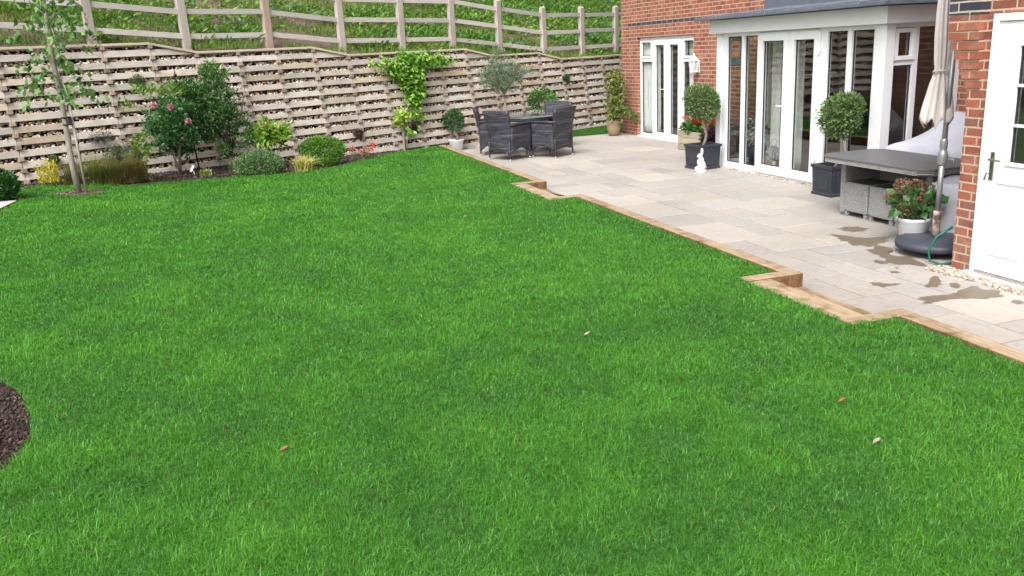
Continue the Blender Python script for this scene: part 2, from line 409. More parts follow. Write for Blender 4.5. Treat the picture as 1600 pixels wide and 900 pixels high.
def clumps(lv, nc, nl, c, r, cr, cols, L, W, var=.25, up=.2, flat=False, droop=0):
    # loose shrub: many leaf clumps spread through an ellipsoid
    u = sph(nc) * (RNG.random((nc, 1)) ** .45); cc = np.array(c) + u * np.array(r)
    for q in cc:
        k = sph(nl) * RNG.random((nl, 1)) ** .5 * cr * RNG.uniform(.6, 1.3)
        p = q + k; d = k / cr * .8 + RNG.normal(0, .5, (nl, 3)) + np.array([0, 0, up - droop])
        tn = tints(nl, cols, var * .6) * RNG.uniform(1 - var, 1 + var)
        lv.put(p, d, L * RNG.uniform(.7, 1.3, nl), W * RNG.uniform(.7, 1.2, nl), np.clip(tn, 0, 1))
    return cc
def stems(parent, base, tops, r0=.006, r1=.003, m='bark', name='stem', bow=.05):
    mb = MB()
    for t in tops:
        b = np.array(base) + np.array([random.uniform(-.03, .03), random.uniform(-.03, .03), 0]); t = np.array(t)
        mid = (b + t) / 2 + np.array([random.uniform(-bow, bow), random.uniform(-bow, bow), 0])
        mb.tube([b, mid, t], [r0, (r0 + r1) / 2, r1], 6)
    return mb.build(name, M[m], parent)
def blades(n, px, py, pz, L, W, lean, cols, var=.2, az=None, leanvar=.5):
    # arching grass blades as one array mesh; returns V,F,T
    az = RNG.uniform(0, 2 * np.pi, n) if az is None else az
    h = np.stack([np.cos(az), np.sin(az), np.zeros(n)], 1); sd = np.stack([-np.sin(az + RNG.normal(0, 1.2, n)), np.cos(az), np.zeros(n)], 1)
    sd /= np.maximum(np.linalg.norm(sd, axis=1, keepdims=True), 1e-6)
    ln = np.clip(lean * (1 + RNG.normal(0, leanvar, n)), .02, 1.6)[:, None]
    L = np.broadcast_to(L, (n,))[:, None]; W = np.broadcast_to(W, (n,))[:, None]
    b = np.stack([px, py, pz], 1); z = np.array([0, 0, 1.])
    m_ = b + (z * .55 + h * .18 * ln) * L; t = b + (z * (1 - .28 * ln) + h * .75 * ln) * L
    V = np.stack([b - sd * W / 2, b + sd * W / 2, m_ + sd * W * .42, m_ - sd * W * .42, t], 1).reshape(-1, 3)
    k = 5 * np.arange(n)
    F = np.concatenate([np.stack([k, k + 1, k + 2], 1), np.stack([k, k + 2, k + 3], 1), np.stack([k + 3, k + 2, k + 4], 1)])
    T = np.repeat(cols if isinstance(cols, np.ndarray) and len(cols) == n else tints(n, cols, var), 5, 0)
    return V, F, T

# ================================================================== GROUND
def sheet(name, poly, z, m, label=None, kind='structure', sub=None, cat=None):
    mb = MB(); mb.add([(x, y, z if not callable(z) else float(z(x))) for x, y in poly], [tuple(range(len(poly)))])
    o = mb.build(name, m); tag(o, label, cat, None, kind); return o

g = MB(); g.add([(-300, -300, -.35), (300, -300, -.35), (300, 300, -.35), (-300, 300, -.35)], [(0, 1, 2, 3)])
tag(g.build('ground', M['ground']), 'flat meadow ground reaching the horizon around the garden', None, None, 'structure')

# planting bed + lawn base as one gently tilted sheet
def tilted(name, m, x0, x1, y0, y1, dz, st=.5, nz=0., mask=None, label=None, poly=None):
    xs = np.arange(x0, x1 + 1e-6, st); ys = np.arange(y0, y1 + 1e-6, st); X, Y = np.meshgrid(xs, ys, indexing='ij')
    Z = lawn_z(X) + dz + nz * (vn(X, Y, 3) - .5) + nz * (vn(X, Y, 11, 3) - .5)
    V = np.stack([X, Y, Z], 2).reshape(-1, 3); a, b = X.shape
    i, j = np.meshgrid(np.arange(a - 1), np.arange(b - 1), indexing='ij'); q = (i * b + j).ravel()
    F = np.stack([q, q + b, q + b + 1, q + 1], 1)
    if poly is not None:
        c = V[F].mean(1); F = F[inpoly(c[:, 0], c[:, 1], poly)]
    o = rawmesh(name, V, F, None, m); tag(o, label, None, None, 'structure'); return o

LAWN = [(4.08, -8.), (4.08, 4.42), (3.70, 4.42), (3.70, 5.66), (4.08, 5.66), (4.08, 9.97), (3.70, 9.97), (3.70, 11.44), (4.08, 11.44), (4.08, 17.16),
        (3.85, 17.1), (3.036, 16.34), (2.6, 15.75), (2.117, 15.12), (1.72, 14.5), (1.342, 14.1), (.95, 13.78), (.5, 13.62), (.045, 13.6), (-.588, 13.32), (-1.44, 13.2), (-2.1, 13.35), (-2.63, 13.46),
        (-2.86, 13.3), (-2.85, 12.9), (-2.70, 12.45), (-2.60, 12.05), (-2.66, 11.3), (-2.85, 10.7), (-3.3, 9.6), (-3.0, 8.), (-2.2, 6.6), (-1.7, 5.6), (-1.36, 5.02), (-1.2, 4.76), (-1.095, 4.42), (-1.04, 4.09), (-1.075, 3.85), (-1.15, 3.6), (-1.6, 2.9), (-1.9, 1.5), (-1.9, -8.)]
sb = tilted('flower_bed_soil', M['soil'], -9., 4.08, -4., 18., -.035, .12, .03, label='dark bark mulch soil of the planting beds')
# cut the soil so that it stays in front of the timber wall and out of the step notches
def hole(o, fn):
    me = o.data; import bmesh; bm = bmesh.new(); bm.from_mesh(me)
    dl = [f for f in bm.faces if fn(f.calc_center_median())]
    bmesh.ops.delete(bm, geom=dl, context='FACES'); bm.to_mesh(me); bm.free()
wd2 = WN[:2]
hole(sb, lambda c: ((c.x - WP[0]) * wd2[0] + (c.y - WP[1]) * wd2[1] > .35) or (c.x > 3.58 and (4.4 < c.y < 5.75 or 9.9 < c.y < 11.5)))
# lawn base: polygon fan triangulated, following the tilt
import bmesh
bm = bmesh.new(); vs = [bm.verts.new((x, y, float(lawn_z(x)) - .004)) for x, y in LAWN]; f = bm.faces.new(vs)
bmesh.ops.triangulate(bm, faces=[f]); me = bpy.data.meshes.new('lawn'); bm.to_mesh(me); bm.free(); me.materials.append(M['dirtgrass'])
lo = bpy.data.objects.new('lawn', me); COL.objects.link(lo); tag(lo, 'sloping green lawn under the grass blades', None, None, 'structure')

# grass blades
def make_grass():
    n = 4500000
    x = RNG.uniform(-4.2, 4.4, n); y = RNG.uniform(1.2, 17.3, n)
    d = np.hypot(np.hypot(x, y), 1.6)
    keep = RNG.random(n) < np.clip((3.0 / d) ** 1.45, 0, 1)
    keep &= x > -.25 * y - 1.3
    x, y, d = x[keep], y[keep], d[keep]
    k = inpoly(x + RNG.normal(0, .014, len(x)), y + RNG.normal(0, .014, len(x)), LAWN); x, y, d = x[k], y[k], d[k]
    k = ~((x > 3.62) & (((y > 4.345) & (y < 4.44)) | ((y > 9.90) & (y < 9.99)))); x, y, d = x[k], y[k], d[k]
    k = np.hypot((x + 1.97) / 1.25, y - 12.5) > .22; x, y, d = x[k], y[k], d[k]
    n = len(x)
    p1 = vn(x, y, .9, 1); p2 = vn(x, y, 2.7, 2); p3 = vn(x, y, 8, 3); p4 = vn(x, y, .35, 5); p5 = vn(x, y, 24, 9)
    patch = .5 + ((.26 * p1 + .38 * p2 + .24 * p3 + .12 * p5) - .5) * 1.3 - .05 * vn(x, y, .3, 40)
    base = np.array([[.057, .212, .016]]); yel = np.array([[.084, .272, .021]]); blu = np.array([[.13, .30, .085]]); dk = np.array([[.037, .148, .015]])
    c = base + (yel - base) * np.clip((patch[:, None] - .5) * 3.2, 0, 1) + (dk - base) * np.clip((.47 - patch[:, None]) * 3.2, 0, 1)
    r = RNG.random((n, 1)); c = np.where(r < .14, c * .4 + blu * .8, c); c = np.where(r > .988, np.array([[.22, .27, .07]]), c)
    q = vn(x, y, 1.9, 12); sc = np.clip((vn(x, y, 1.3, 21) - .95) * 5, 0, 1)[:, None] * (RNG.random((n, 1)) < .45)
    c = c * (1 - sc) + np.array([[.27, .24, .10]]) * sc
    c = c * (1 + RNG.normal(0, .2, (n, 1))); c = np.clip(c, .004, 1)
    az = vn(x, y, 2.6, 7) * 14 + RNG.normal(0, 2.0, n)
    L = (.020 + .012 * p2 + .016 * p3) * RNG.uniform(.55, 1.35, n); L = np.where(RNG.random(n) < .05, L * 1.5, L)
    edge = np.clip((4.08 - x) * 6, .4, 1); L *= 1
    W = .00185 * np.clip(d / 3, 1, 9) ** .85 * RNG.uniform(.7, 1.25, n)
    V, F, T = blades(n, x, y, lawn_z(x) - .004, L * .95, W, 1.25 + .6 * p3, c, az=az)
    o = rawmesh('grass', V, F, T, M['grass']); tag(o, 'short bright green lawn grass covering the garden', 'grass', None, 'stuff')
    print('grass blades', n)
make_grass()

# ================================================================== PATIO
def make_patio():
    mod = .305; x0, y0 = 4.225, .6; nx, ny = 15, 62
    used = np.zeros((nx, ny), bool); mb = MB()
    pal = [(.60, .555, .505), (.63, .585, .53), (.58, .54, .495), (.56, .52, .495), (.53, .49, .475), (.60, .57, .535), (.64, .595, .53), (.56, .54, .525), (.61, .565, .505)]
    rnd = random.Random(11)
    for j in range(ny):
        for i in range(nx):
            if used[i, j]: continue
            opts = [(3, 2), (2, 3), (2, 2), (3, 2), (2, 2), (2, 1), (1, 2), (3, 3), (1, 1)]; rnd.shuffle(opts); opts.append((1, 1))
            if rnd.random() < .8: opts = [o for o in opts if o != (1, 1)] + [(1, 1)]
            for a, b in opts:
                if i + a <= nx and j + b <= ny and not used[i:i + a, j:j + b].any(): break
            used[i:i + a, j:j + b] = True
            gp = .0085
            X0, X1 = x0 + i * mod + gp, x0 + (i + a) * mod - gp; Y0, Y1 = y0 + j * mod + gp, y0 + (j + b) * mod - gp
            if Y0 > 18.0: continue
            dz = rnd.uniform(-.0015, .0015); c = .004
            w = lambda: rnd.uniform(-.003, .003)
            bot = [(X0 + w(), Y0 + w(), -.03), (X1 + w(), Y0 + w(), -.03), (X1 + w(), Y1 + w(), -.03), (X0 + w(), Y1 + w(), -.03)]
            s = [(p[0], p[1], dz - c) for p in bot]
            cx, cy = (X0 + X1) / 2, (Y0 + Y1) / 2
            t = [(p[0] + (c if p[0] < cx else -c), p[1] + (c if p[1] < cy else -c), dz) for p in bot]
            tt = (np.array(rnd.choice(pal)) * .62 + np.array([.593, .551, .507]) * .38) ** 1.1 * np.array([.615, .625, .635]) * rnd.uniform(.93, 1.07)
            mb.add(bot + s + t, [(8, 9, 10, 11), (4, 5, 9, 8), (5, 6, 10, 9), (6, 7, 11, 10), (7, 4, 8, 11), (0, 1, 5, 4), (1, 2, 6, 5), (2, 3, 7, 6), (3, 0, 4, 7)], tuple(tt))
    tag(mb.build('patio', M['paving']), 'pale sandstone patio slabs in a random pattern', None, None, 'structure')
    g = MB(); g.bx(4.0, 8.58, .4, 19.9, -.2, -.014); tag(g.build('patio_bedding', M['mortar']), 'mortar bedding and joints below the patio slabs', None, None, 'structure')
make_patio()
WET = [[(5.96, 7.28), (6.11, 7.28), (6.21, 7.17), (6.18, 7.04), (5.94, 7.02), (5.92, 7.15)],
[(5.67, 7.03), (5.79, 7.02), (5.82, 6.83), (5.94, 6.75), (6.08, 6.74), (6.04, 6.58), (5.86, 6.52), (5.69, 6.44), (5.57, 6.51), (5.6, 6.63), (5.62, 6.8)],
[(5.58, 6.43), (5.74, 6.44), (5.82, 6.34), (5.75, 6.23), (5.6, 6.17), (5.62, 6.02), (5.74, 6.0), (5.63, 5.79), (5.64, 5.7), (5.53, 5.68), (5.43, 5.77), (5.39, 5.88), (5.48, 6.06), (5.52, 6.27)],
[(5.33, 6.03), (5.4, 6.03), (5.41, 5.9), (5.34, 5.87), (5.3, 5.93)],
[(4.82, 5.48), (4.9, 5.44), (4.9, 5.38), (5.04, 5.34), (4.99, 5.31), (4.87, 5.32), (4.81, 5.32), (4.79, 5.39)],
[(4.76, 4.93), (4.86, 4.97), (5.01, 4.95), (5.14, 4.92), (5.39, 5.02), (5.48, 5.03), (5.47, 4.95), (5.46, 4.82), (5.47, 4.72), (5.4, 4.68), (5.24, 4.73), (5.11, 4.8), (4.99, 4.84), (4.8, 4.81), (4.76, 4.86)],
[(5.32, 5.36), (5.42, 5.37), (5.36, 5.25), (5.2, 5.12), (5.11, 5.14), (5.12, 5.2), (5.24, 5.25)],
[(5.32, 5.16), (5.42, 5.15), (5.33, 5.02), (5.25, 5.03)],
[(5.34, 4.59), (5.42, 4.61), (5.43, 4.54), (5.36, 4.5), (5.32, 4.54)],
[(5.18, 5.66), (5.26, 5.66), (5.26, 5.58), (5.18, 5.59)], [(5.32, 5.75), (5.36, 5.73), (5.3, 5.68)]]
mb = MB()
for P_ in WET:
    p = np.array(P_)
    for it in range(3):     # corner cutting, then a ragged edge
        q = np.roll(p, -1, 0); p = np.stack([p * .72 + q * .28, p * .28 + q * .72], 1).reshape(-1, 2)
    c_ = p.mean(0); th_ = np.arctan2(p[:, 1] - c_[1], p[:, 0] - c_[0]); p = c_ + (p - c_) * (1 + .10 * np.sin(th_ * 7 + c_[0] * 9) + .07 * np.sin(th_ * 13 + c_[1] * 7))[:, None] + RNG.normal(0, .0035, p.shape)
    c_ = p.mean(0); n_ = len(p); q = c_ + (p - c_) * .80; b0 = len(mb.v)
    mb.add([(a, b, .0045) for a, b in p], [], (0, 0, 0)); mb.add([(a, b, .0045) for a, b in q], [tuple(range(n_))], (1, 1, 1))
    for i in range(n_): mb.f.append((b0 + i, b0 + (i + 1) % n_, b0 + n_ + (i + 1) % n_, b0 + n_ + i)); mb.sm.append(False)
tag(mb.build('puddle', M['wet']), 'brown wet stains spreading over the pale paving', None, None, 'structure')

# grass corner beyond the patio
CG = [(6.75, 18.35), (7.3, 18.05), (8.58, 18.05), (8.58, 19.4), (7.5, 18.95)]
sheet('lawn_corner', [(6.6, 18.3), (7.3, 18.03), (9.6, 18.03), (9.6, 19.9), (7.5, 18.95)], .012, M['dirtgrass'], 'small strip of grass between patio and timber wall')
n = 26000; x = RNG.uniform(6.6, 9.5, n); y = RNG.uniform(18.03, 19.8, n); k = inpoly(x, y, [(6.6, 18.3), (7.3, 18.04), (9.6, 18.04), (9.6, 19.9), (7.5, 18.95)]); x = x[k]; y = y[k]
V, F, T = blades(len(x), x, y, np.full(len(x), .01), RNG.uniform(.03, .06, len(x)), .009, .6, [(.045, .14, .015), (.06, .17, .02)])
tag(rawmesh('grass', V, F, T, M['grass']), 'little grass strip beside the far end of the patio', 'grass', None, 'stuff')

# loose stones: shared generator
_ph = (1 + 5 ** .5) / 2
_ico = np.array([(-1, _ph, 0), (1, _ph, 0), (-1, -_ph, 0), (1, -_ph, 0), (0, -1, _ph), (0, 1, _ph), (0, -1, -_ph), (0, 1, -_ph), (_ph, 0, -1), (_ph, 0, 1), (-_ph, 0, -1), (-_ph, 0, 1)]) / 1.902
_icf = np.array([(0, 11, 5), (0, 5, 1), (0, 1, 7), (0, 7, 10), (0, 10, 11), (1, 5, 9), (5, 11, 4), (11, 10, 2), (10, 7, 6), (7, 1, 8), (3, 9, 4), (3, 4, 2), (3, 2, 6), (3, 6, 8), (3, 8, 9), (4, 9, 5), (2, 4, 11), (6, 2, 10), (8, 6, 7), (9, 8, 1)])
STC = [(.62, .54, .43), (.70, .65, .56), (.50, .38, .27), (.38, .28, .22), (.30, .25, .22), (.58, .44, .30), (.76, .73, .68), (.46, .30, .20)]
def stones(P, r, name, m, parent=None, cols=STC, flat=.65):
    n = len(P); V = _ico[None] * (1 + RNG.normal(0, .12, (n, 12, 1)))
    A = RNG.normal(size=(n, 3, 3)); Q = np.linalg.qr(A)[0]
    sc = r[:, None] * np.stack([RNG.uniform(.8, 1.3, n), RNG.uniform(.7, 1.1, n), RNG.uniform(flat - .1, flat + .2, n)], 1)
    V = np.einsum('nvi,nij->nvj', V * sc[:, None], Q) + P[:, None]
    F = (_icf[None] + 12 * np.arange(n)[:, None, None]).reshape(-1, 3)
    T = np.repeat(tints(n, cols, .12), 12, 0)
    return rawmesh(name, V.reshape(-1, 3), F, T, m, parent, 0, [True] * len(F))

def strip(x0, x1, y0, y1, n, z=.0):
    return np.stack([RNG.uniform(x0, x1, n), RNG.uniform(y0, y1, n), z + RNG.uniform(-.002, .014, n)], 1)
P = np.concatenate([strip(7.38, 7.44, 8.6, 12.1, 520), strip(5.54, 5.63, 3.4, 5.35, 800), strip(5.50, 5.69, 5.3, 5.60, 260),
                    (lambda s: np.stack([4.76 + WD[0] * s + .10 * RNG.normal(size=len(s)) * .6 + .06, 17.7 + WD[1] * s - .1 + .05 * RNG.normal(size=len(s)), .012 + 0 * s], 1))(RNG.uniform(-.1, 2.0, 600))])
tag(stones(P, RNG.uniform(.008, .017, len(P)), 'gravel', M['stone'], cols=[(.50, .44, .36), (.58, .54, .47), (.40, .33, .26), (.33, .28, .23)]), 'narrow strips of pale gravel at the foot of the house', 'gravel', None, 'stuff')

# mulch chips on the beds
n = 26000; x = RNG.uniform(-4.5, 4.0, n); y = RNG.uniform(12.2, 17.4, n)
k = ~inpoly(x, y, LAWN) & (((x - WP[0]) * wd2[0] + (y - WP[1]) * wd2[1]) < .0); x, y = x[k], y[k]
n2 = 90000; xa = RNG.uniform(-3.2, -1.0, n2); ya = RNG.uniform(2.6, 7.2, n2); k = ~inpoly(xa, ya, LAWN); nf_ = len(x); x = np.r_[x, xa[k]]; y = np.r_[y, ya[k]]
P = np.stack([x, y, lawn_z(x) - .03 + RNG.uniform(0, .015, len(x)) + .03 * (vn(x, y, 3) - .5)], 1)
tag(stones(P, np.where(np.arange(len(P)) < nf_, RNG.uniform(.006, .022, len(P)), RNG.uniform(.003, .011, len(P))), 'bark_mulch', M['mulch'], cols=[(.045, .027, .022), (.07, .042, .032), (.025, .017, .015), (.055, .03, .025), (.03, .02, .017), (.15, .10, .08)], flat=.22), 'dark brown bark chips scattered over the beds', 'bark mulch', None, 'stuff')
x = RNG.uniform(-2.35, -1.6, 700); y = RNG.uniform(12.25, 12.75, 700); k = np.hypot((x + 1.97) / 1.25, y - 12.5) < .24
P = np.stack([x[k], y[k], lawn_z(x[k]) + .004], 1)
tag(stones(P, RNG.uniform(.012, .03, len(P)), 'tree_mulch', M['mulch'], cols=[(.12, .085, .05), (.08, .06, .04), (.16, .12, .07)], flat=.3), 'brown mulch ring in the lawn round the young tree', 'mulch', None, 'stuff')

# pale path end at the left edge
mb = MB(); mb.add([(a_, b_, float(lawn_z(a_)) + .012) for a_, b_ in ((-3.6, 10.6), (-2.89, 10.65), (-2.69, 11.28), (-2.62, 12.03), (-3.6, 12.0))], [(0, 1, 2, 3, 4)])
tag(mb.build('path', M['pathstone']), 'pale stone path end at the left edge', None, None, 'structure')

# ================================================================== SLEEPERS
SLEEPLAB = {}
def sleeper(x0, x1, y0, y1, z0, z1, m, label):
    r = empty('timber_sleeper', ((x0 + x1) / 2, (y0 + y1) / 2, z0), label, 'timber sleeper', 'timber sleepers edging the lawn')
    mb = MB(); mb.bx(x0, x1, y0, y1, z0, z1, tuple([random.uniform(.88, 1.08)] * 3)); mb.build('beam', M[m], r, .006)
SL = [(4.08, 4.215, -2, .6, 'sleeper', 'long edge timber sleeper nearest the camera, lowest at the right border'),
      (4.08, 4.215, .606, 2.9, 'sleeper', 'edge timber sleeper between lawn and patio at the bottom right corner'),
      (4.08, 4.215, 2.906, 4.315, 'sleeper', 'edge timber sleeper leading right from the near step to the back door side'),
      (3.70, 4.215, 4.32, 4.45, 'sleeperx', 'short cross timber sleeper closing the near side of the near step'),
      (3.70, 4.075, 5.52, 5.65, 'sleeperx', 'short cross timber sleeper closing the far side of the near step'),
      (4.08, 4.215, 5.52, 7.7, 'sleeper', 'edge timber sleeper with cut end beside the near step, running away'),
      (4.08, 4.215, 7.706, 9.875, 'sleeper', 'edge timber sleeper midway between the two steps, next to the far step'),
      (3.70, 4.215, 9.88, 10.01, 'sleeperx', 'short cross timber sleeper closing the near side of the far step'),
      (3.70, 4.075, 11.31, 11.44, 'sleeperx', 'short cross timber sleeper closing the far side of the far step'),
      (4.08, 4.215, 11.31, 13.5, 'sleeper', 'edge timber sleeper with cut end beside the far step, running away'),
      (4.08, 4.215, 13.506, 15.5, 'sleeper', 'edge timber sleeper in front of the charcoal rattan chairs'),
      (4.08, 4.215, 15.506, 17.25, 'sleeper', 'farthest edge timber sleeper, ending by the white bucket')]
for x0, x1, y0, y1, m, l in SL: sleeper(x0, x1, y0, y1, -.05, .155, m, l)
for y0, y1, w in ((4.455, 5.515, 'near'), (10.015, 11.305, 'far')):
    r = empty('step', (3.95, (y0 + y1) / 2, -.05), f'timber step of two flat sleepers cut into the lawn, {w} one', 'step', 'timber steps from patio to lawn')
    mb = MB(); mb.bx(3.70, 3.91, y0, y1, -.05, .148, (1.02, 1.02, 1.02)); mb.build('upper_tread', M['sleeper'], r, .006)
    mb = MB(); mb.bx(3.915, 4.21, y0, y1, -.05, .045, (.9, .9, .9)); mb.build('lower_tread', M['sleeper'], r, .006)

# ================================================================== RETAINING WALL
def make_wall():
    r = empty('retaining_wall', tuple(WP), 'weathered timber crib retaining wall of stacked boards filled with stones', 'retaining wall')
    pitch = .168
    pl = MB(); hd = MB(); cp = MB(); cols = np.arange(-15.96, 7.5, .742) + .06
    SP = []; SR = []
    B = np.column_stack([WD, WN, np.array([0, 0, 1.])])
    tilt = math.atan(BAT)
    ux = WD; uz = np.array([WN[0] * math.sin(tilt), WN[1] * math.sin(tilt), math.cos(tilt)]); uy = np.cross(uz, ux)
    MT = np.column_stack([ux, uy, uz])
    for ci in range(len(cols) - 1):
        s0, s1 = cols[ci], cols[ci + 1]; top = float(cap_z(s0 + .05)); top2 = float(cap_z(s1 + .05))
        gx = float((WP + WD * (s0 + s1) / 2)[0]); gz = float(lawn_z(gx)) - .2 if gx < 4.2 else -.12
        nrow = int((top - gz) / pitch)
        for k in range(nrow + 1):
            zc = top - .142 - k * pitch          # plank centre
            if zc < gz - .05: continue
            c = wallp((s0 + s1) / 2, zc, random.uniform(-.006, .006))
            rot = random.uniform(-.004, .004)
            R2 = MT @ np.array([[math.cos(rot), 0, math.sin(rot)], [0, 1, 0], [-math.sin(rot), 0, math.cos(rot)]])
            t = random.uniform(.80, 1.14); gr = random.random()
            ti = (t, t * (.97 if gr < .3 else 1.), t * (.92 if gr < .3 else 1.0)) if gr > .08 else (t * .9, t * .83, t * .72)
            if k == 0 and top2 < top - .01:
                sm_ = s0 + .46 * (s1 - s0); A_, B_ = [[wallp(s0 + .004, top - .094, q_), wallp(s0 + .004, top - .19, q_), wallp(s1 - .02, top - .19, q_), wallp(sm_, top - .094, q_)] for q_ in (-.022, .022)]
                pl.add(A_ + B_, [(0, 1, 2, 3), (7, 6, 5, 4), (0, 4, 5, 1), (1, 5, 6, 2), (2, 6, 7, 3), (3, 7, 4, 0)], ti)
            else: pl.box(c, (s1 - s0 - .008, .045, .096 + random.uniform(-.005, .005)), 0, ti, R2)
            # header block in the gap under this plank
            hc = wallp(s0, zc - pitch / 2, .02 + random.uniform(-.008, .008))
            if k == 0: hd.box(wallp(s0, zc + pitch / 2, .02), (.07, .14, .06), 0, (1, 1, 1), MT)
            tt = random.uniform(.7, 1.35)
            hd.box(hc, (.075, .16, .066), 0, (tt, tt, tt), MT)
            hd.box(wallp(s0, zc, .035), (.05, .09, .088), 0, (tt * .7,) * 3, MT)
            # stone fill lying on the slope behind the gap
            for q in range(60 if k else 100):
                zz = zc - pitch / 2 + random.uniform(-.045, .03) + (pitch if q >= 60 else 0)
                if top2 < top - .01 and q >= 60: continue
                SP.append(wallp(random.uniform(s0, s1), zz, .004 + (zz - (zc - pitch / 2) + .04 - (pitch if q >= 60 else 0)) * .75 + random.uniform(-.006, .012))); SR.append(random.uniform(.014, .029))
        # coping board, sloping down where the wall steps
        za, zb = top, top2
        if abs(za - zb) > .01: A = wallp(s0 - .02, za, .02); Bp = wallp(s1 + .02, zb, .02)
        else: A = wallp(s0 - .0, za, .02); Bp = wallp(s1 - .002, zb, .02)
        sh = random.uniform(.85, 1.1)
        cp.bar(A, Bp, .15, .035, (sh, sh, sh * .96))
    pl.build('board_cladding', M['plank'], r, .004); hd.build('header_blocks', M['header'], r, .004); cp.build('coping', M['coping'], r, .003)
    stones(np.array(SP), np.array(SR), 'stone_fill', M['stone'], r)
    bk = MB(); ss = np.linspace(-16, 7.4, 60)
    for i in range(59):
        a, b = ss[i], ss[i + 1]; za, zb = float(cap_z(a)) - .04, float(cap_z(b)) - .04
        bk.add([wallp(a, -.3, .12), wallp(b, -.3, .12), wallp(b, zb, .12), wallp(a, za, .12)], [(0, 1, 2, 3)])
    bk.build('earth_core', M['soil'], r)
make_wall()

# ================================================================== HILL + WEEDS
def hillz(s, t):
    base = np.interp(s, [-16, -13, -10, -6.9, -5.4, -3.9, -2.3, -.9, .5, 1.9, 3.4, 4.8, 6.1, 8, 30], [2.72, 2.66, 2.52, 2.38, 2.25, 2.23, 2.07, 2.03, 2.01, 1.85, 1.69, 1.69, 1.70, 1.70, 1.7])
    return base + .02 + .36 * np.clip(t - .55, 0, 26) + .05 * (vn(s, t, 1.3, 4) - .5) * np.clip(t, 0, 1) * 2 + .5 * (vn(s, t, .16, 6) - .5) * np.clip(t / 5, 0, 1)
ss = np.arange(-30, 34, .3); ts = np.r_[.14, np.arange(.26, 8, .25), np.arange(8, 42, .8)]
S_, T_ = np.meshgrid(ss, ts, indexing='ij'); Z_ = hillz(S_, T_)
Z_ = np.where(T_ < .3, np.minimum(Z_, np.minimum(cap_z(S_ + .3), cap_z(S_ + .6)) - .03), Z_)
OX = .15 * 2.0
V = np.stack([WP[0] + WD[0] * S_ + WN[0] * (T_ + OX), WP[1] + WD[1] * S_ + WN[1] * (T_ + OX), Z_], 2).reshape(-1, 3)
a, b = S_.shape; i, j = np.meshgrid(np.arange(a - 1), np.arange(b - 1), indexing='ij'); q = (i * b + j).ravel()
hl = rawmesh('hill', V, np.stack([q, q + b, q + b + 1, q + 1], 1), None, M['clay_hill'], None, 0, [True] * len(q)); tag(hl, 'brown earth bank rising behind the timber wall', None, None, 'structure')
def hp(s, t, dz=0):
    return np.stack([WP[0] + WD[0] * s + WN[0] * (t + OX), WP[1] + WD[1] * s + WN[1] * (t + OX), hillz(s, t) + dz], -1)
def make_weeds():
    # broad-leaved weeds in clumps
    lv = Leaves(); n = 15000
    s = RNG.uniform(-13, 14, n); t = .3 + RNG.random(n) ** .8 * 19
    cover = vn(s, t, .55, 2) * .6 + vn(s, t * 1.6, 1.5, 8) * .4
    thr = np.where(s < -5.5, .53, np.where(s < 0, .47, .38)) - .07 * (t < 1.4)
    k = (cover > thr); s, t, cover = s[k], t[k], cover[k]
    c = hp(s, t)
    for i in range(len(s)):
        m = RNG.integers(10, 26); rr = RNG.uniform(.08, .22)
        off = np.stack([RNG.normal(0, rr, m), RNG.normal(0, rr, m), RNG.uniform(.0, .14, m)], 1)
        hue = vn(s[i], t[i], .8, 31)
        col = np.array([.075, .19, .025]) * (1 - hue) + np.array([.14, .25, .03]) * hue
        col = col * RNG.uniform(.7, 1.25); 
        if RNG.random() < .18: col = np.array([.06, .16, .05]) * RNG.uniform(.8, 1.2)
        d = off * np.array([1, 1, .3]) / rr + np.array([0, 0, .5]) + RNG.normal(0, .3, (m, 3))
        tn = np.clip(col[None] * (1 + RNG.normal(0, .2, (m, 1))), .01, 1)
        lv.put(c[i] + off, d, RNG.uniform(.05, .13, m) * (1.5 if RNG.random() < .3 else 1), RNG.uniform(.03, .07, m), tn, .2)
    tag(lv.build('weeds', M['leaf']), 'broad leaved weeds growing over the earth bank', 'weeds', None, 'stuff')
    n = 560000; s = RNG.uniform(-13, 14, n); t = .0 + RNG.random(n) ** .9 * 22
    cover = vn(s, t, .7, 15) * .55 + vn(s, t, 2.6, 18) * .45
    k = cover > np.where(s < -5, .52, np.where(s < 0, .47, .36)) - .08 * (t < 1.2); s, t = s[k], t[k]; p = hp(s, t, -.02); m = len(s)
    g2 = vn(s, t, .9, 33)[:, None]
    col = np.array([[.075, .17, .022]]) * (1 - g2) + np.array([[.16, .24, .035]]) * g2; col = np.clip(col * (1 + RNG.normal(0, .25, (m, 1))), .01, 1)
    V, F, T = blades(m, p[:, 0], p[:, 1], p[:, 2], RNG.uniform(.05, .17, m), .010, .95, col)
    tag(rawmesh('bank_grass', V, F, T, M['grass']), 'rough long grass growing over the earth bank', 'grass', None, 'stuff')
make_weeds()
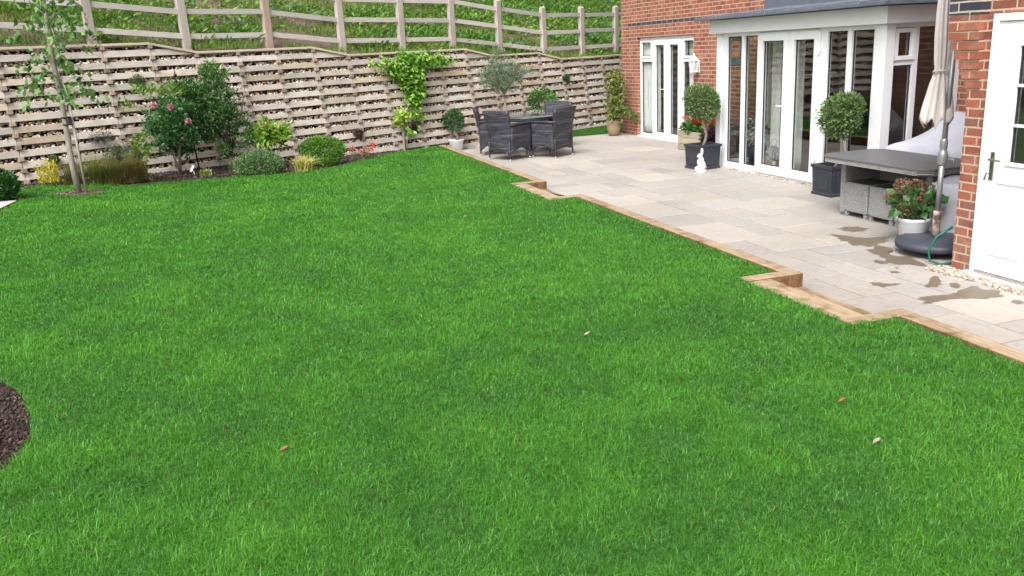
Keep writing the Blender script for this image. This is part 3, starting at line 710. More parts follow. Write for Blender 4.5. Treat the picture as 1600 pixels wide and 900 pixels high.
# bushes along the upper bank
for i, (s, t, rx, rz, cols, lab) in enumerate([
    (4.6, 12.5, 1.5, .95, [(.075, .16, .05), (.05, .11, .04)], 'grey green bush high on the bank, second from the house corner'),
    (7.6, 12.0, 1.6, 1.1, [(.05, .12, .03), (.07, .15, .03)], 'green bush high on the bank beside the house corner'),
    (1.2, 13.5, 1.5, .8, [(.16, .14, .05), (.09, .13, .03)], 'brownish bush high on the bank, in the middle of the top edge'),
    (-2.4, 14.5, 1.8, .8, [(.07, .14, .03), (.10, .17, .04)], 'low green bush high on the bank, left of the brownish one')]):
    c = hp(np.array(s), np.array(t)); r = empty('bank_bush', tuple(c), lab, 'bush', 'bushes at the top of the bank')
    lv = Leaves(); clumps(lv, 150, 26, c + np.array([0, 0, rz * .6]), (rx, rx * .7, rz * .8), .22, cols, .10, .05)
    lv.build('foliage', M['leaf'], r); stems(r, c, [c + np.array([random.uniform(-rx, rx) * .6, random.uniform(-.4, .4), rz]) for _ in range(7)], .025, .01, 'darkbark')

# ================================================================== FENCE
def make_fence():
    OF = .75 - .0
    fp = lambda s, z, o=0: WP + WD * s + WN * (OF + o) + np.array([0, 0, z])
    r = empty('rail_fence', tuple(fp(-5, 2.2)), 'weathered post and rail timber fence standing above the retaining wall', 'fence')
    S = [-15.9, -14.4, -12.9, -11.4, -9.9, -8.45, -6.97, -5.44, -3.90, -2.33, -.88, .49, 1.89, 3.37, 4.76, 6.1, 7.6]
    Bz = [2.8, 2.78, 2.74, 2.7, 2.62, 2.5, 2.38, 2.25, 2.24, 2.08, 2.05, 2.03, 1.87, 1.71, 1.71, 1.72, 1.72]
    for i, (s, z) in enumerate(zip(S, Bz)):
        mb = MB(); t = random.uniform(.9, 1.12); tt = (t * 1.0, t * .86, t * .78) if i == 8 else (t, t, t)
        h = 1.17; w = .13
        lean = random.uniform(-.012, .012) + (.02 if i in (6, 7) else 0)
        a = fp(s, z - .25); top = fp(s - lean * h, z + h)
        cs = [(-w / 2, -.05), (w / 2, -.05), (w / 2, .05), (-w / 2, .05)]
        vs = [a + WD * x + WN * y for x, y in cs] + [top + WD * x + WN * y for x, y in cs] + [top + WD * x * .9 + np.array([0, 0, .035]) for x in (-w / 2, w / 2)]
        mb.add(vs, [(0, 3, 2, 1), (0, 1, 5, 4), (1, 2, 6, 5), (2, 3, 7, 6), (3, 0, 4, 7), (4, 5, 9, 8), (6, 7, 8, 9), (5, 6, 9), (7, 4, 8)], tt)
        mb.build('post', M['post'], r, .004)
        if i < len(S) - 1:
            for hh in (.225, .615, 1.0):
                mb = MB(); t = random.uniform(.88, 1.14)
                A = fp(s + .02, Bz[i] + hh + random.uniform(-.008, .008), 0.0); Bp = fp(S[i + 1] - .02, Bz[i + 1] + hh + random.uniform(-.008, .008), 0.0)
                mb.bar(A, Bp, .036, .088, (t, t, t)); mb.build('rail', M['fence'], r, .003)
make_fence()

# ================================================================== HOUSE
def ringx(mb, x0, x1, y0, y1, z0, z1, w, wb=None):     # rectangular frame in a plane X=const, bars butted
    wb = w if wb is None else wb
    mb.bx(x0, x1, y0, y0 + w, z0, z1); mb.bx(x0, x1, y1 - w, y1, z0, z1)
    mb.bx(x0, x1, y0 + w, y1 - w, z0, z0 + wb); mb.bx(x0, x1, y0 + w, y1 - w, z1 - w, z1)
def ringy(mb, y0, y1, x0, x1, z0, z1, w, wb=None):
    wb = w if wb is None else wb
    mb.bx(x0, x0 + w, y0, y1, z0, z1); mb.bx(x1 - w, x1, y0, y1, z0, z1)
    mb.bx(x0 + w, x1 - w, y0, y1, z0, z0 + wb); mb.bx(x0 + w, x1 - w, y0, y1, z1 - w, z1)
def pane(parent, plane, a0, a1, z0, z1, axis='x'):
    mb = MB()
    if axis == 'x': mb.add([(plane, a0, z0), (plane, a1, z0), (plane, a1, z1), (plane, a0, z1)], [(0, 3, 2, 1)])
    else: mb.add([(a0, plane, z0), (a1, plane, z0), (a1, plane, z1), (a0, plane, z1)], [(0, 1, 2, 3)])
    o = mb.build('pane', M['glass'], parent)
    g = MB(); e = .014
    if axis == 'x': ringx(g, plane - .006, plane + .012, a0 - .001, a1 + .001, z0 - .001, z1 + .001, e)
    else: ringy(g, plane - .006, plane + .012, a0 - .001, a1 + .001, z0 - .001, z1 + .001, e)
    g.build('gasket', M['gasket'], parent)
def lever(parent, x, y, z, dy=-.11, m='white', n='handle'):
    mb = MB(); mb.bx(x - .012, x, y - .014, y + .014, z - .10, z + .06); mb.tube([(x - .01, y, z), (x - .05, y, z)], .009, 8)
    mb.tube([(x - .05, y - .0, z), (x - .05, y + dy, z)], [.010, .008], 8); mb.build(n, M[m], parent, .002)

H = empty('brick_house', (8.6, 10, 0), 'red brick house with white glazed doors and a flat lead roofed bay', 'house')
w = MB(); x0, x1 = 8.6, 8.83
w.bx(x0, x1, 17.16, 17.96, -.15, 5.2); w.bx(x0, x1, 14.80, 17.16, 2.08, 5.2); w.bx(x0, x1, 12.05, 14.80, -.15, 5.2)
w.bx(x0, x1, 8.45, 12.05, 2.30, 5.2); w.bx(x0, x1, 5.27, 8.45, -.15, 5.2)
w.bx(5.745, 5.97, 5.32, 5.40, 2.07, 5.2); w.bx(5.745, 5.97, -2., 5.32, 2.07, 5.2); w.bx(5.72, 5.97, 5.32, 5.52, -.15, 2.07); w.bx(5.72, 5.97, -2., 4.33, -.15, 2.07)
w.bx(5.65, 6.1, 5.41, 5.70, 2.39, 5.2)
for k in range(6):
    z = 1.50 + k * .075; w.bx(5.72 - .011 * (k + 1), 6.1, 5.523, 5.55 + k * .030, z + .004, z + .075); w.bx(5.72 - .011 * (k + 1), 5.7195, 5.40, 5.5225, z + .004, z + .075)
w.bx(5.648, 6.1, 5.523, 5.70, 1.952, 2.07); w.bx(5.648, 5.7195, 5.40, 5.5225, 1.952, 2.07)
w.build('wall', M['brick'], H)
for q_ in ((5.97, 8.6, 5.27, 5.52), (8.83, 16., 17.73, 17.96), (5.97, 16., -2.2, -2.)): w = MB(); w.bx(*q_, -.15, 5.2); w.build('side_wall', M['brick_side'], H)
w = MB(); w.bx(5.646, 6.1, 5.40, 5.703, 2.074, 2.385); w.build('blue_brick_pad', M['brick_blue'], H)
w = MB(); w.bx(8.597, 8.61, 14.45, 17.62, 2.327, 2.398); w.bx(8.597, 8.61, 12.6, 14.2, 2.327, 2.398); w.build('brick_band', M['brick_blue'], H)
# roofs (out of the photograph, they close the volumes)
w = MB()
for (a, b, c, d, e, f2) in ((8.25, 16.4, -2.5, 18.3, 5.2, 8.2),):
    mx_ = (a + b) / 2; w.add([(a, c, e), (a, d, e), (mx_, d, f2), (mx_, c, f2), (b, c, e), (b, d, e)], [(0, 3, 2, 1), (3, 4, 5, 2), (0, 4, 3), (1, 2, 5), (0, 1, 5, 4)])
w.add([(5.4, -2.5, 5.2), (5.4, 5.9, 5.2), (8.2, 5.9, 5.2), (8.2, -2.5, 5.2), (8.2, 1.7, 7.0), (5.4, 1.7, 7.0)], [(0, 3, 4, 5), (1, 5, 4, 2), (0, 5, 1), (0, 1, 2, 3)])
w.build('roof', M['tile'], H)
# inner room shell
w = MB(); w.bx(12.5, 12.6, 6.1, 17.7, 0, 2.6); w.bx(8.84, 12.5, 14.1, 14.2, 0.03, 2.45); w.bx(8.84, 12.5, 17.60, 17.7, 0.03, 2.45); w.bx(8.84, 12.5, 6.1, 6.2, 0.03, 2.45)
w.bx(8.62, 12.6, 5.6, 17.72, 2.46, 2.56); w.build('room_shell', M['room'], H)
w = MB(); w.bx(7.56, 8.6, 8.55, 11.95, -.12, .03); w.bx(8.605, 12.5, 5.6, 17.7, -.12, .02); w.build('room_floor', M['roomfloor'], H)

# French doors of the far room
F1 = MB(); X0, X1 = 8.655, 8.725
ringx(F1, X0, X1, 14.805, 17.155, .0, 2.077, .055, .07)
F1.bx(X0, X1, 16.54, 16.60, .07, 2.022); F1.bx(X0, X1, 15.30, 15.36, .07, 2.022)
F1.bx(X0, X1, 16.60, 17.10, 1.575, 1.64); F1.bx(X0, X1, 14.86, 15.30, 1.575, 1.64)
fr = F1.build('french_door', M['upvc'], H, .004); tag(fr, 'white french doors with side lights in the far brick wall')
for a, b in ((16.63, 17.07), (14.87, 15.27)):
    q = MB(); ringx(q, X0 - .012, X1, a - .028, b + .03, 1.645, 2.018, .045); q.build('top_light', M['upvc'], fr, .003)
    pane(fr, X0 + .03, a + .02, b - .015, 1.69, 1.973)
    pane(fr, X0 + .03, a - .01, b + .01, .075, 1.57)
for a, b in ((15.945, 16.535), (15.365, 15.935)):
    q = MB(); ringx(q, X0 - .022, X1 - .01, a, b, .03, 2.018, .11, .10); lf = q.build('door_leaf', M['upvc'], fr, .004)
    pane(fr, X0 + .02, a + .11, b - .11, .13, 1.908)
lever(fr, X0 - .022, 16.0, 1.03, .11)
w = MB(); w.bx(8.57, 8.655, 14.81, 17.15, -.02, .025); w.build('threshold', M['upvc'], fr, .003)

# bay with its doors
B = MB(); X0, X1 = 7.45, 7.52
B.bx(X0, X1, 8.55, 11.95, 0., .10); B.bx(X0, X1, 8.55, 11.95, 2.0, 2.052)
for a, b in ((11.815, 11.95), (11.35, 11.43), (10.985, 11.02), (9.475, 9.60), (9.02, 9.105), (8.55, 8.635)): B.bx(X0, X1, a, b, .10, 2.0)
B.bx(7.43, 7.56, 11.95, 12.09, -.02, 2.052); B.bx(7.43, 7.56, 8.41, 8.55, -.02, 2.052)
for (ya, yb) in ((8.45, 8.52), (11.98, 12.05)):
    B.bx(7.56, 8.6, ya, yb, 0, .10); B.bx(7.56, 8.6, ya, yb, 2.0, 2.052)
    for a, b in ((7.56, 7.60), (7.875, 7.95), (8.32, 8.6)): B.bx(a, b, ya, yb, .10, 2.0)
    B.bx(7.60, 7.875, ya, yb, 1.57, 1.63)
bay = B.build('bay_window', M['upvc'], H, .004); tag(bay, 'white glazed bay with double doors and a side window')
for a, b in ((11.43, 11.815), (11.02, 11.35), (9.105, 9.475), (8.635, 9.02)): pane(bay, X0 + .035, a, b, .10, 2.0)
for a, b in ((10.26, 10.983), (9.605, 10.252)):
    q = MB(); ringx(q, X0 - .022, X1 - .01, a, b, .035, 2.03, .115, .12); q.build('door_leaf', M['upvc'], bay, .004); pane(bay, X0 + .02, a + .115, b - .115, .155, 1.915)
lever(bay, X0 - .022, 10.32, 1.03, .11)
q = MB()
for z in (.35, 1.05, 1.75):
    for px_, py_, pp in ((X0 - .035, 9.60, bay), (8.63, 15.36, fr)): q = MB(); q.tube([(px_, py_, z - .045), (px_, py_, z + .045)], .012, 8); q.build('hinge', M['white'], pp)
for (ya, sgn) in ((8.45, 1), (12.05, -1)):
    pane(bay, ya + sgn * .035, 7.60, 7.875, .10, 1.57, 'y'); pane(bay, ya + sgn * .035, 7.635, 7.84, 1.67, 1.95, 'y'); pane(bay, ya + sgn * .035, 7.95, 8.32, .10, 2.0, 'y')
    q = MB(); y_a, y_b = sorted((ya - sgn * .02, ya + sgn * .05)); ringy(q, y_a, y_b, 7.585, 7.885, 1.63, 1.995, .05); q.build('top_light', M['upvc'], bay, .004)
w = MB(); w.bx(7.36, 8.6, 8.34, 12.20, 2.054, 2.255); w.build('fascia', M['upvc'], H, .006)
w = MB()
w.add([(7.18, 8.18, 2.262), (8.6, 8.18, 2.262), (8.6, 12.36, 2.262), (7.18, 12.36, 2.262), (7.18, 8.18, 2.305), (8.6, 8.18, 2.40), (8.6, 12.36, 2.40), (7.18, 12.36, 2.305)],
      [(0, 3, 2, 1), (4, 5, 6, 7), (0, 1, 5, 4), (1, 2, 6, 5), (2, 3, 7, 6), (3, 0, 4, 7)])
for y in np.arange(8.6, 12.3, .62): w.tube([(7.17, y, 2.312), (8.58, y, 2.405)], .018, 8); w.tube([(7.172, y, 2.262), (7.172, y, 2.315)], .014, 8)
w.build('lead_roof', M['lead'], H, .004)
w = MB(); w.bx(8.585, 8.60, 5.6, 12.54, 2.41, 2.95); w.build('lead_flashing', M['lead'], H)

# back door in the wing
D = MB(); ringx(D, 5.695, 5.775, 4.335, 5.315, .03, 2.066, .055, .03); bd = D.build('back_door', M['white_door'], H, .004); tag(bd, 'white panelled back door with glazed upper half')
q = MB(); LX0, LX1 = 5.712, 5.755
a, b = 4.392, 5.258
q.bx(LX0, LX1, a, b, .062, .95); q.bx(LX0, LX1, a, b, 1.83, 2.008); q.bx(LX0, LX1, 5.055, b, .95, 1.83); q.bx(LX0, LX1, a, 4.595, .95, 1.83)
lf = q.build('door_leaf', M['white_door'], bd, .003)
q = MB(); ringx(q, LX0 - .014, LX0 + .004, 4.57, 5.08, .925, 1.855, .03)
for z in (1.235, 1.535): q.bx(LX0 - .010, LX0 + .012, 4.60, 5.05, z - .011, z + .011)
q.bx(LX0 - .0105, LX0 + .0115, 4.815, 4.835, .955, 1.825)
for (ya, yb) in ((4.48, 4.79), (4.86, 5.17)): ringx(q, LX0 - .010, LX0 + .004, ya, yb, .20, .80, .022); q.bx(LX0 - .006, LX0 + .002, ya + .045, yb - .045, .245, .755)
q.build('panel_moulding', M['white_door'], bd, .004); pane(bd, LX0 + .018, 4.596, 5.054, .951, 1.829)
q = MB(); q.bx(LX0 - .012, LX0, 5.185, 5.218, .80, 1.02); q.tube([(LX0 - .01, 5.20, .965), (LX0 - .05, 5.20, .965)], .009, 8); q.tube([(LX0 - .05, 5.20, .965), (LX0 - .052, 5.09, .962)], [.010, .007], 8)
q.tube([(LX0 - .012, 5.20, .86), (LX0 - .05, 5.20, .855)], .004, 6); q.tube([(LX0 - .05, 5.205, .86), (LX0 - .055, 5.22, .80)], .008, 6); q.build('handle', M['brass'], bd, .002)
w = MB(); w.bx(5.69, 5.715, 4.39, 5.26, .03, .058); w.build('threshold', M['chrome'], bd, .002)
w = MB(); w.bx(5.63, 5.775, 4.25, 5.36, -.03, .028); w.build('sill', M['sill'], bd, .008)
w = MB(); w.bx(5.98, 5.99, 4.2, 5.26, .0, 2.2); w.bx(5.80, 5.98, 5.26, 5.268, 0, 2.2); w.build('back_hall', M['roomfloor'], H)

# interior glimpses
def curtain(y0, y1, x, label, z0=.06, z1=2.2):
    ny, nz = 60, 10; g = [[(x + .03 * math.sin((y0 + (y1 - y0) * i / ny) * 62) + .01 * math.sin(i * 1.7 + j * .3), y0 + (y1 - y0) * i / ny, z0 + (z1 - z0) * j / nz) for j in range(nz + 1)] for i in range(ny + 1)]
    mb = MB(); mb.panel(g, .004); tag(mb.build('curtain', M['curtain']), label, 'curtain', 'curtains behind the glass doors')
curtain(16.42, 17.12, 8.745, 'pale curtain behind the leftmost pane of the far french doors')
curtain(15.05, 15.28, 8.82, 'narrow pale curtain at the right of the far french doors')
curtain(11.02, 11.24, 7.90, 'pale curtain behind the left door leaf of the bay')
curtain(10.56, 10.76, 7.90, 'pale curtain behind the right door leaf of the bay')
def lantern_inside():
    x, y = 7.70, 10.90; r = empty('candle_lantern', (x, y, .03), 'grey candle lantern standing indoors behind the left door of the bay', 'lantern')
    m = MB(); m.bx(x - .09, x + .09, y - .09, y + .09, .03, .05)
    for a in (-.08, .08):
        for b in (-.08, .08): m.bx(x + a - .008, x + a + .008, y + b - .008, y + b + .008, .05, .30)
    m.add([(x - .10, y - .10, .30), (x + .10, y - .10, .30), (x + .10, y + .10, .30), (x - .10, y + .10, .30), (x - .03, y - .03, .40), (x + .03, y - .03, .40), (x + .03, y + .03, .40), (x - .03, y + .03, .40)], [(0, 3, 2, 1), (4, 5, 6, 7), (0, 1, 5, 4), (1, 2, 6, 5), (2, 3, 7, 6), (3, 0, 4, 7)])
    m.build('frame', M['greyalu'], r, .002); m = MB(); m.tube([(x + .05 * math.cos(t), y, .45 + .05 * math.sin(t)) for t in np.linspace(0, 6.28, 14)], .005, 6); m.build('ring', M['greyalu'], r)
    m = MB(); m.lathe([(.03, 0), (.03, .12), (.004, .125)], (x, y, .05), 12); m.build('candle', M['white'], r)
lantern_inside()
m = MB(); m.lathe([(.10, 0), (.17, .03), (.19, .10), (.17, .15), (.15, .14), (.05, .10)], (7.78, 11.12, .03), 20); tag(m.build('basket', M['wicker']), 'round brown wicker basket on the floor inside the bay', 'basket')
def vase():
    x, y = 7.9, 11.62; r = empty('flower_pot', (x, y, .03), 'black pot of white flowers indoors behind the left bay pane', 'flower pot')
    m = MB(); m.lathe([(.12, 0), (.15, .30), (.14, .30), (.02, .26)], (x, y, .03), 20); m.build('pot', M['lead_pot'], r)
    lv = Leaves(); ball(lv, 500, (x, y, .52), (.16, .16, .20), [(.62, .6, .58), (.5, .5, .48), (.10, .16, .06)], .05, .035); lv.build('flowers', M['petal'], r)
vase()

# ================================================================== PATIO THINGS
def wall_lamp():
    x, y, z = 8.6, 14.62, 1.36
    r = empty('wall_lantern', (x, y, z), 'white half lantern wall lamp on the brick wall right of the french doors', 'wall lamp')
    m = MB(); m.bx(x - .02, x, y - .05, y + .05, z + .02, z + .24)
    cx = x - .10
    m.lathe([(.075, .0), (.09, .02), (.085, .04)], (cx, y, z + .02), 6, flat=True); m.lathe([(.11, .0), (.10, .015), (.05, .07), (.02, .09), (.012, .13), (.0, .14)], (cx, y, z + .24), 6, flat=True)
    m.lathe([(.0, -.03), (.02, -.02), (.06, .02)], (cx, y, z), 6, flat=True)
    for k in range(6):
        t = k * math.pi / 3; m.tube([(cx + .083 * math.cos(t), y + .083 * math.sin(t), z + .05), (cx + .095 * math.cos(t), y + .095 * math.sin(t), z + .25)], .008, 6)
    m.tube([(x - .01, y, z + .05), (cx, y, z + .03)], .012, 6); m.build('housing', M['white'], r)
    m = MB(); m.lathe([(.076, .0), (.088, .19)], (cx, y, z + .055), 6, flat=True); m.build('glass', M['frost'], r)
wall_lamp()

def square_pot(name, x, y, s, h, rz, label, treelab):
    r = empty(name, (x, y, 0), label, 'planter', 'dark square planters by the bay', rz); m = MB(); a = s / 2; b = a * .94
    pr = [(b, .03), (b, .0)]
    V = lambda k, z: [(-k, -k, z), (k, -k, z), (k, k, z), (-k, k, z)]
    rings = [V(b + .012, 0), V(b + .012, .03), V(b, .04), V(a, h - .045), V(a + .015, h - .035), V(a + .015, h), V(a - .025, h), V(a - .03, h - .05)]
    vs = sum(rings, []); fs = []
    for i in range(len(rings) - 1):
        for k in range(4): fs.append((4 * i + k, 4 * i + (k + 1) % 4, 4 * i + 4 + (k + 1) % 4, 4 * i + 4 + k))
    fs.append((3, 2, 1, 0)); m.add(vs, fs)
    for k in range(4):      # raised rounded panel on each side
        t = k * math.pi / 2; pts = []
        for u, v in ((-.6, .2), (-.6, .8), (-.5, .88), (0, .9), (.5, .88), (.6, .8), (.6, .2), (.5, .12), (0, .1), (-.5, .12), (-.6, .2)):
            lx = u * a; lz = .04 + v * (h - .09); ly = -(b + (a - b) * lz / h) - .002
            pts.append((lx * math.cos(t) - ly * math.sin(t), lx * math.sin(t) + ly * math.cos(t), lz))
        m.tube(pts, .006, 6)
    m.build('planter', M['lead_pot'], r, .003, local=True)
    m = MB(); m.add(V(a - .03, h - .05), [(0, 1, 2, 3)]); m.build('compost', M['soil'], r, local=True)
    return r
square_pot('square_planter', 7.14, 11.99, .40, .385, R(4), 'dark square planter with raised panels beside the white rabbit figure', '')
square_pot('square_planter', 7.225, 8.935, .385, .385, R(0), 'dark square planter left of the grey rattan table', '')
def topiary(x, y, z0, zc, rad, label, cols, n=5200, sh=0., r0=.02, twist=.04, L=.045, W=.024, name='topiary_tree', group='clipped ball trees in pots'):
    r = empty(name, (x, y, z0), label, 'topiary tree', group)
    p = [(x, y, z0)]
    for k in range(1, 7):
        q = k / 6; p.append((x + twist * math.sin(q * 7) , y + twist * math.cos(q * 6) - twist, z0 + (zc - z0 - rad[2] * .4) * q))
    m = MB(); m.tube(p, [r0 * (1.25 - .4 * k / 6) for k in range(7)], 8)
    for k in range(14):
        u = sph(1)[0] * np.array(rad) * .75; m.tube([(x, y, zc - rad[2] * .45), np.array([x, y, zc]) + u * .5 + np.array([0, 0, -.03]), np.array([x, y, zc]) + u], [.009, .006, .003], 5)
    m.v = [(a_, b_ + sh * min(1, (c_ - z0) / (zc - z0)), c_) for a_, b_, c_ in m.v]; m.build('trunk', M['bark'], r)
    lv = Leaves(); ball(lv, n, (x, y + sh, zc), rad, cols, L, W, .2, .6); lv.build('crown', M['leaf'], r)
    return r
BOX = [(.11, .19, .06), (.075, .14, .04), (.15, .23, .09), (.19, .25, .11)]
topiary(7.14, 11.99, .335, 1.03, (.25, .25, .225), 'leafy ball tree in the dark square planter behind the white rabbit', BOX, 4200)
topiary(7.225, 8.935, .335, 1.02, (.225, .225, .22), 'leafy ball tree in the dark square planter left of the grey table', BOX, 3600, -.11)
topiary(4.50, 17.4, .14, .62, (.20, .20, .20), 'small dark ball tree in the white bucket by the timber wall', [(.04, .11, .03), (.06, .14, .04), (.03, .08, .03)], 1700, .012, .03)
r = empty('white_bucket', (4.50, 17.4, 0), 'white bucket holding a small ball tree at the lawn corner', 'bucket')
m = MB(); m.lathe([(.12, 0), (.155, .20), (.165, .21), (.165, .225), (.15, .225), (.14, .15)], (4.5, 17.4, 0), 24); m.build('bucket', M['whitepot'], r)
m = MB(); m.lathe([(.0, .145), (.142, .15)], (4.5, 17.4, 0), 24); m.build('compost', M['soil'], r)

def rabbit():
    x, y = 6.885, 11.60; r = empty('rabbit_statue', (x, y, 0), 'white stone rabbit figure sitting upright by the dark planter', 'statue')
    m = MB(); m.lathe([(.085, 0), (.09, .02), (.08, .035), (.0, .036)], (x, y, 0), 20)
    E_ = lambda c, q, **k: m.ell((x + c[0], y + c[1], c[2]), q, **k)
    E_((.01, 0, .10), (.062, .068, .085)); E_((-.005, 0, .18), (.048, .05, .07)); E_((-.045, .045, .06), (.045, .026, .03)); E_((-.045, -.045, .06), (.045, .026, .03))
    E_((-.035, .03, .155), (.02, .016, .045)); E_((-.035, -.03, .155), (.02, .016, .045)); E_((-.02, 0, .255), (.04, .034, .038)); E_((-.055, 0, .245), (.02, .02, .018)); E_((.07, 0, .07), (.025, .025, .025))
    E_((.012, .017, .32), (.012, .012, .055)); E_((.012, -.017, .32), (.012, .012, .055))
    o = m.build('figure', M['statue'], r); md = o.modifiers.new('merge', 'REMESH'); md.mode = 'VOXEL'; md.voxel_size = .006; md.use_smooth_shade = True
rabbit()

def trough():
    x0, x1, y0, y1, h = 8.03, 8.50, 13.15, 14.38, .36
    r = empty('wooden_trough', ((x0 + x1) / 2, (y0 + y1) / 2, 0), 'old timber trough planter below the wall lamp', 'planter')
    m = MB()
    for k in range(3):
        za, zb = .01 + k * .118, .01 + k * .118 + .113; t = random.uniform(.85, 1.15)
        m.bx(x0, x0 + .04, y0, y1, za, zb, (t, t, t)); m.bx(x1 - .04, x1, y0, y1, za, zb, (t, t, t)); t = random.uniform(.85, 1.1)
        m.bx(x0 + .04, x1 - .04, y1 - .04, y1, za, zb, (t, t, t)); m.bx(x0 + .04, x1 - .04, y0, y0 + .04, za, zb, (t, t, t))
    m.build('boards', M['trough'], r, .004)
    m = MB(); m.bx(x0 + .04, x1 - .04, y0 + .04, y1 - .04, .2, .30); m.build('compost', M['soil'], r)
    r = empty('geranium_plants', ((x0 + x1) / 2, (y0 + y1) / 2, .30), 'red flowering geraniums with round green leaves filling the timber trough', 'flowers')
    lv = Leaves()
    for k in range(11):
        yy = y0 + .12 + (y1 - y0 - .24) * k / 10; ball(lv, 210, (8.27 + random.uniform(-.05, .05), yy, .40 + random.uniform(-.02, .04)), (.22, .13, .13), [(.05, .15, .03), (.08, .19, .04), (.03, .10, .02)], .065, .06, .2, .9)
    lv.build('foliage', M['leaf'], r)
    lv = Leaves()
    for k in range(24):
        c = (8.19 + random.uniform(-.16, .16), y0 + .1 + (y1 - y0 - .35) * random.random(), .56 + random.uniform(-.10, .12)); ball(lv, 70, c, (.042, .042, .032), [(.62, .02, .02), (.75, .05, .03), (.5, .015, .02)], .03, .03, .1, .6)
    for k in range(5):
        c = (8.2 + random.uniform(-.1, .1), y1 - .12 + random.uniform(-.1, .08), .52 + random.uniform(-.05, .08)); ball(lv, 60, c, (.05, .05, .04), [(.30, .06, .08), (.45, .25, .20), (.6, .4, .3)], .03, .02, .1, .6)
    lv.build('flower_heads', M['petal'], r)
    st = MB()
    for k in range(14): a = np.array([8.25, y0 + .1 + k * .08, .3]); st.tube([a, a + np.array([random.uniform(-.1, .1), random.uniform(-.05, .05), .24])], .004, 5)
    st.build('stem', M['leaf' if False else 'darkbark'], r)
trough()
# purple leaved plant at the near end of the trough
c = (7.95, 13.0, 0); r = empty('purple_plant', c, 'dark purple leaved plant tucked between the trough and the white bay', 'plant')
lv = Leaves(); ball(lv, 700, (7.95, 13.0, .26), (.17, .17, .2), [(.04, .018, .035), (.07, .02, .05), (.03, .03, .03)], .09, .04, .2, .9); lv.build('foliage', M['leaf'], r); m = MB(); m.lathe([(.09, 0), (.12, .16), (.11, .16)], c, 18); m.build('pot', M['lead_pot'], r)

# terracotta pot and climber at the house corner
r = empty('terracotta_pot', (8.19, 17.55, 0), 'mossy terracotta pot at the far brick corner', 'plant pot')
m = MB(); m.lathe([(.09, 0), (.13, .06), (.155, .18), (.145, .28), (.165, .31), (.165, .335), (.14, .335), (.13, .28)], (8.19, 17.55, 0), 24); m.build('pot', M['terracotta'], r)
m = MB(); m.lathe([(.0, .29), (.135, .292)], (8.19, 17.55, 0), 20); m.build('compost', M['soil'], r)
r = empty('potted_climber', (8.19, 17.55, .29), 'tall yellow green climbing plant in the terracotta pot', 'plant'); lv = Leaves()
for k in range(26):
    q = k / 25; zz = .38 + q * .98; cx = 8.20 + .05 * math.sin(k * 1.3) + .03 * q; cy = 17.52 + .08 * math.cos(k * 2.1)
    ball(lv, 46, (cx, cy, zz), (.15 * (1.15 - .5 * abs(q - .45)), .15, .07), [(.12, .20, .03), (.17, .23, .04), (.08, .15, .03), (.20, .14, .05)], .085, .04, .3, 1., up=-.3)
for k in range(5): ball(lv, 30, (8.36 + .04 * k, 17.25 - .03 * k, .5 - .06 * k + .1), (.08, .08, .06), [(.14, .2, .04), (.09, .15, .03)], .08, .035, .3, 1., up=-.4)
lv.build('foliage', M['leaf'], r); m = MB()
for k in range(4): m.tube([(8.19, 17.55, .29), (8.18 + .05 * math.sin(k * 2), 17.53, .75), (8.22 + .06 * math.cos(k * 2), 17.52, 1.3)], [.008, .006, .003], 6)
m.build('stem', M['darkbark'], r)

# hydrangea in white pot
r = empty('white_plant_pot', (6.08, 6.36, 0), 'white ridged plant pot in front of the grey stools', 'plant pot')
m = MB(); m.lathe([(.10, 0), (.115, .08), (.122, .085), (.125, .16), (.132, .165), (.138, .225), (.15, .235), (.152, .262), (.135, .262), (.13, .2)], (6.08, 6.36, 0), 30); m.build('pot', M['whitepot'], r)
m = MB(); m.lathe([(.0, .225), (.133, .226)], (6.08, 6.36, 0), 20); m.build('compost', M['soil'], r)
r = empty('hydrangea', (6.08, 6.36, .22), 'hydrangea with faded brownish pink flower heads in the white pot', 'plant'); lv = Leaves()
ball(lv, 190, (6.08, 6.36, .40), (.19, .19, .11), [(.06, .17, .05), (.09, .22, .07), (.04, .12, .035)], .10, .075, .2, .8, .2, up=.0); lv.build('foliage', M['leaf'], r)
lv = Leaves()
for c in ((5.93, 6.47, .44), (5.95, 6.33, .36), (6.07, 6.52, .55), (6.10, 6.40, .56), (6.17, 6.30, .48), (6.02, 6.28, .40), (5.99, 6.44, .50), (6.2, 6.38, .52), (6.08, 6.27, .45)):
    ball(lv, 210, c, (.072, .072, .055), [(.20, .12, .075), (.26, .10, .09), (.16, .15, .06), (.33, .20, .16)], .022, .02, .12, .5, .25)
lv.build('flower_heads', M['petal'], r); stems(r, (6.08, 6.36, .22), [(6.0, 6.42, .42), (6.1, 6.45, .5), (6.15, 6.32, .44), (6.02, 6.3, .36)], .006, .005, 'darkbark')

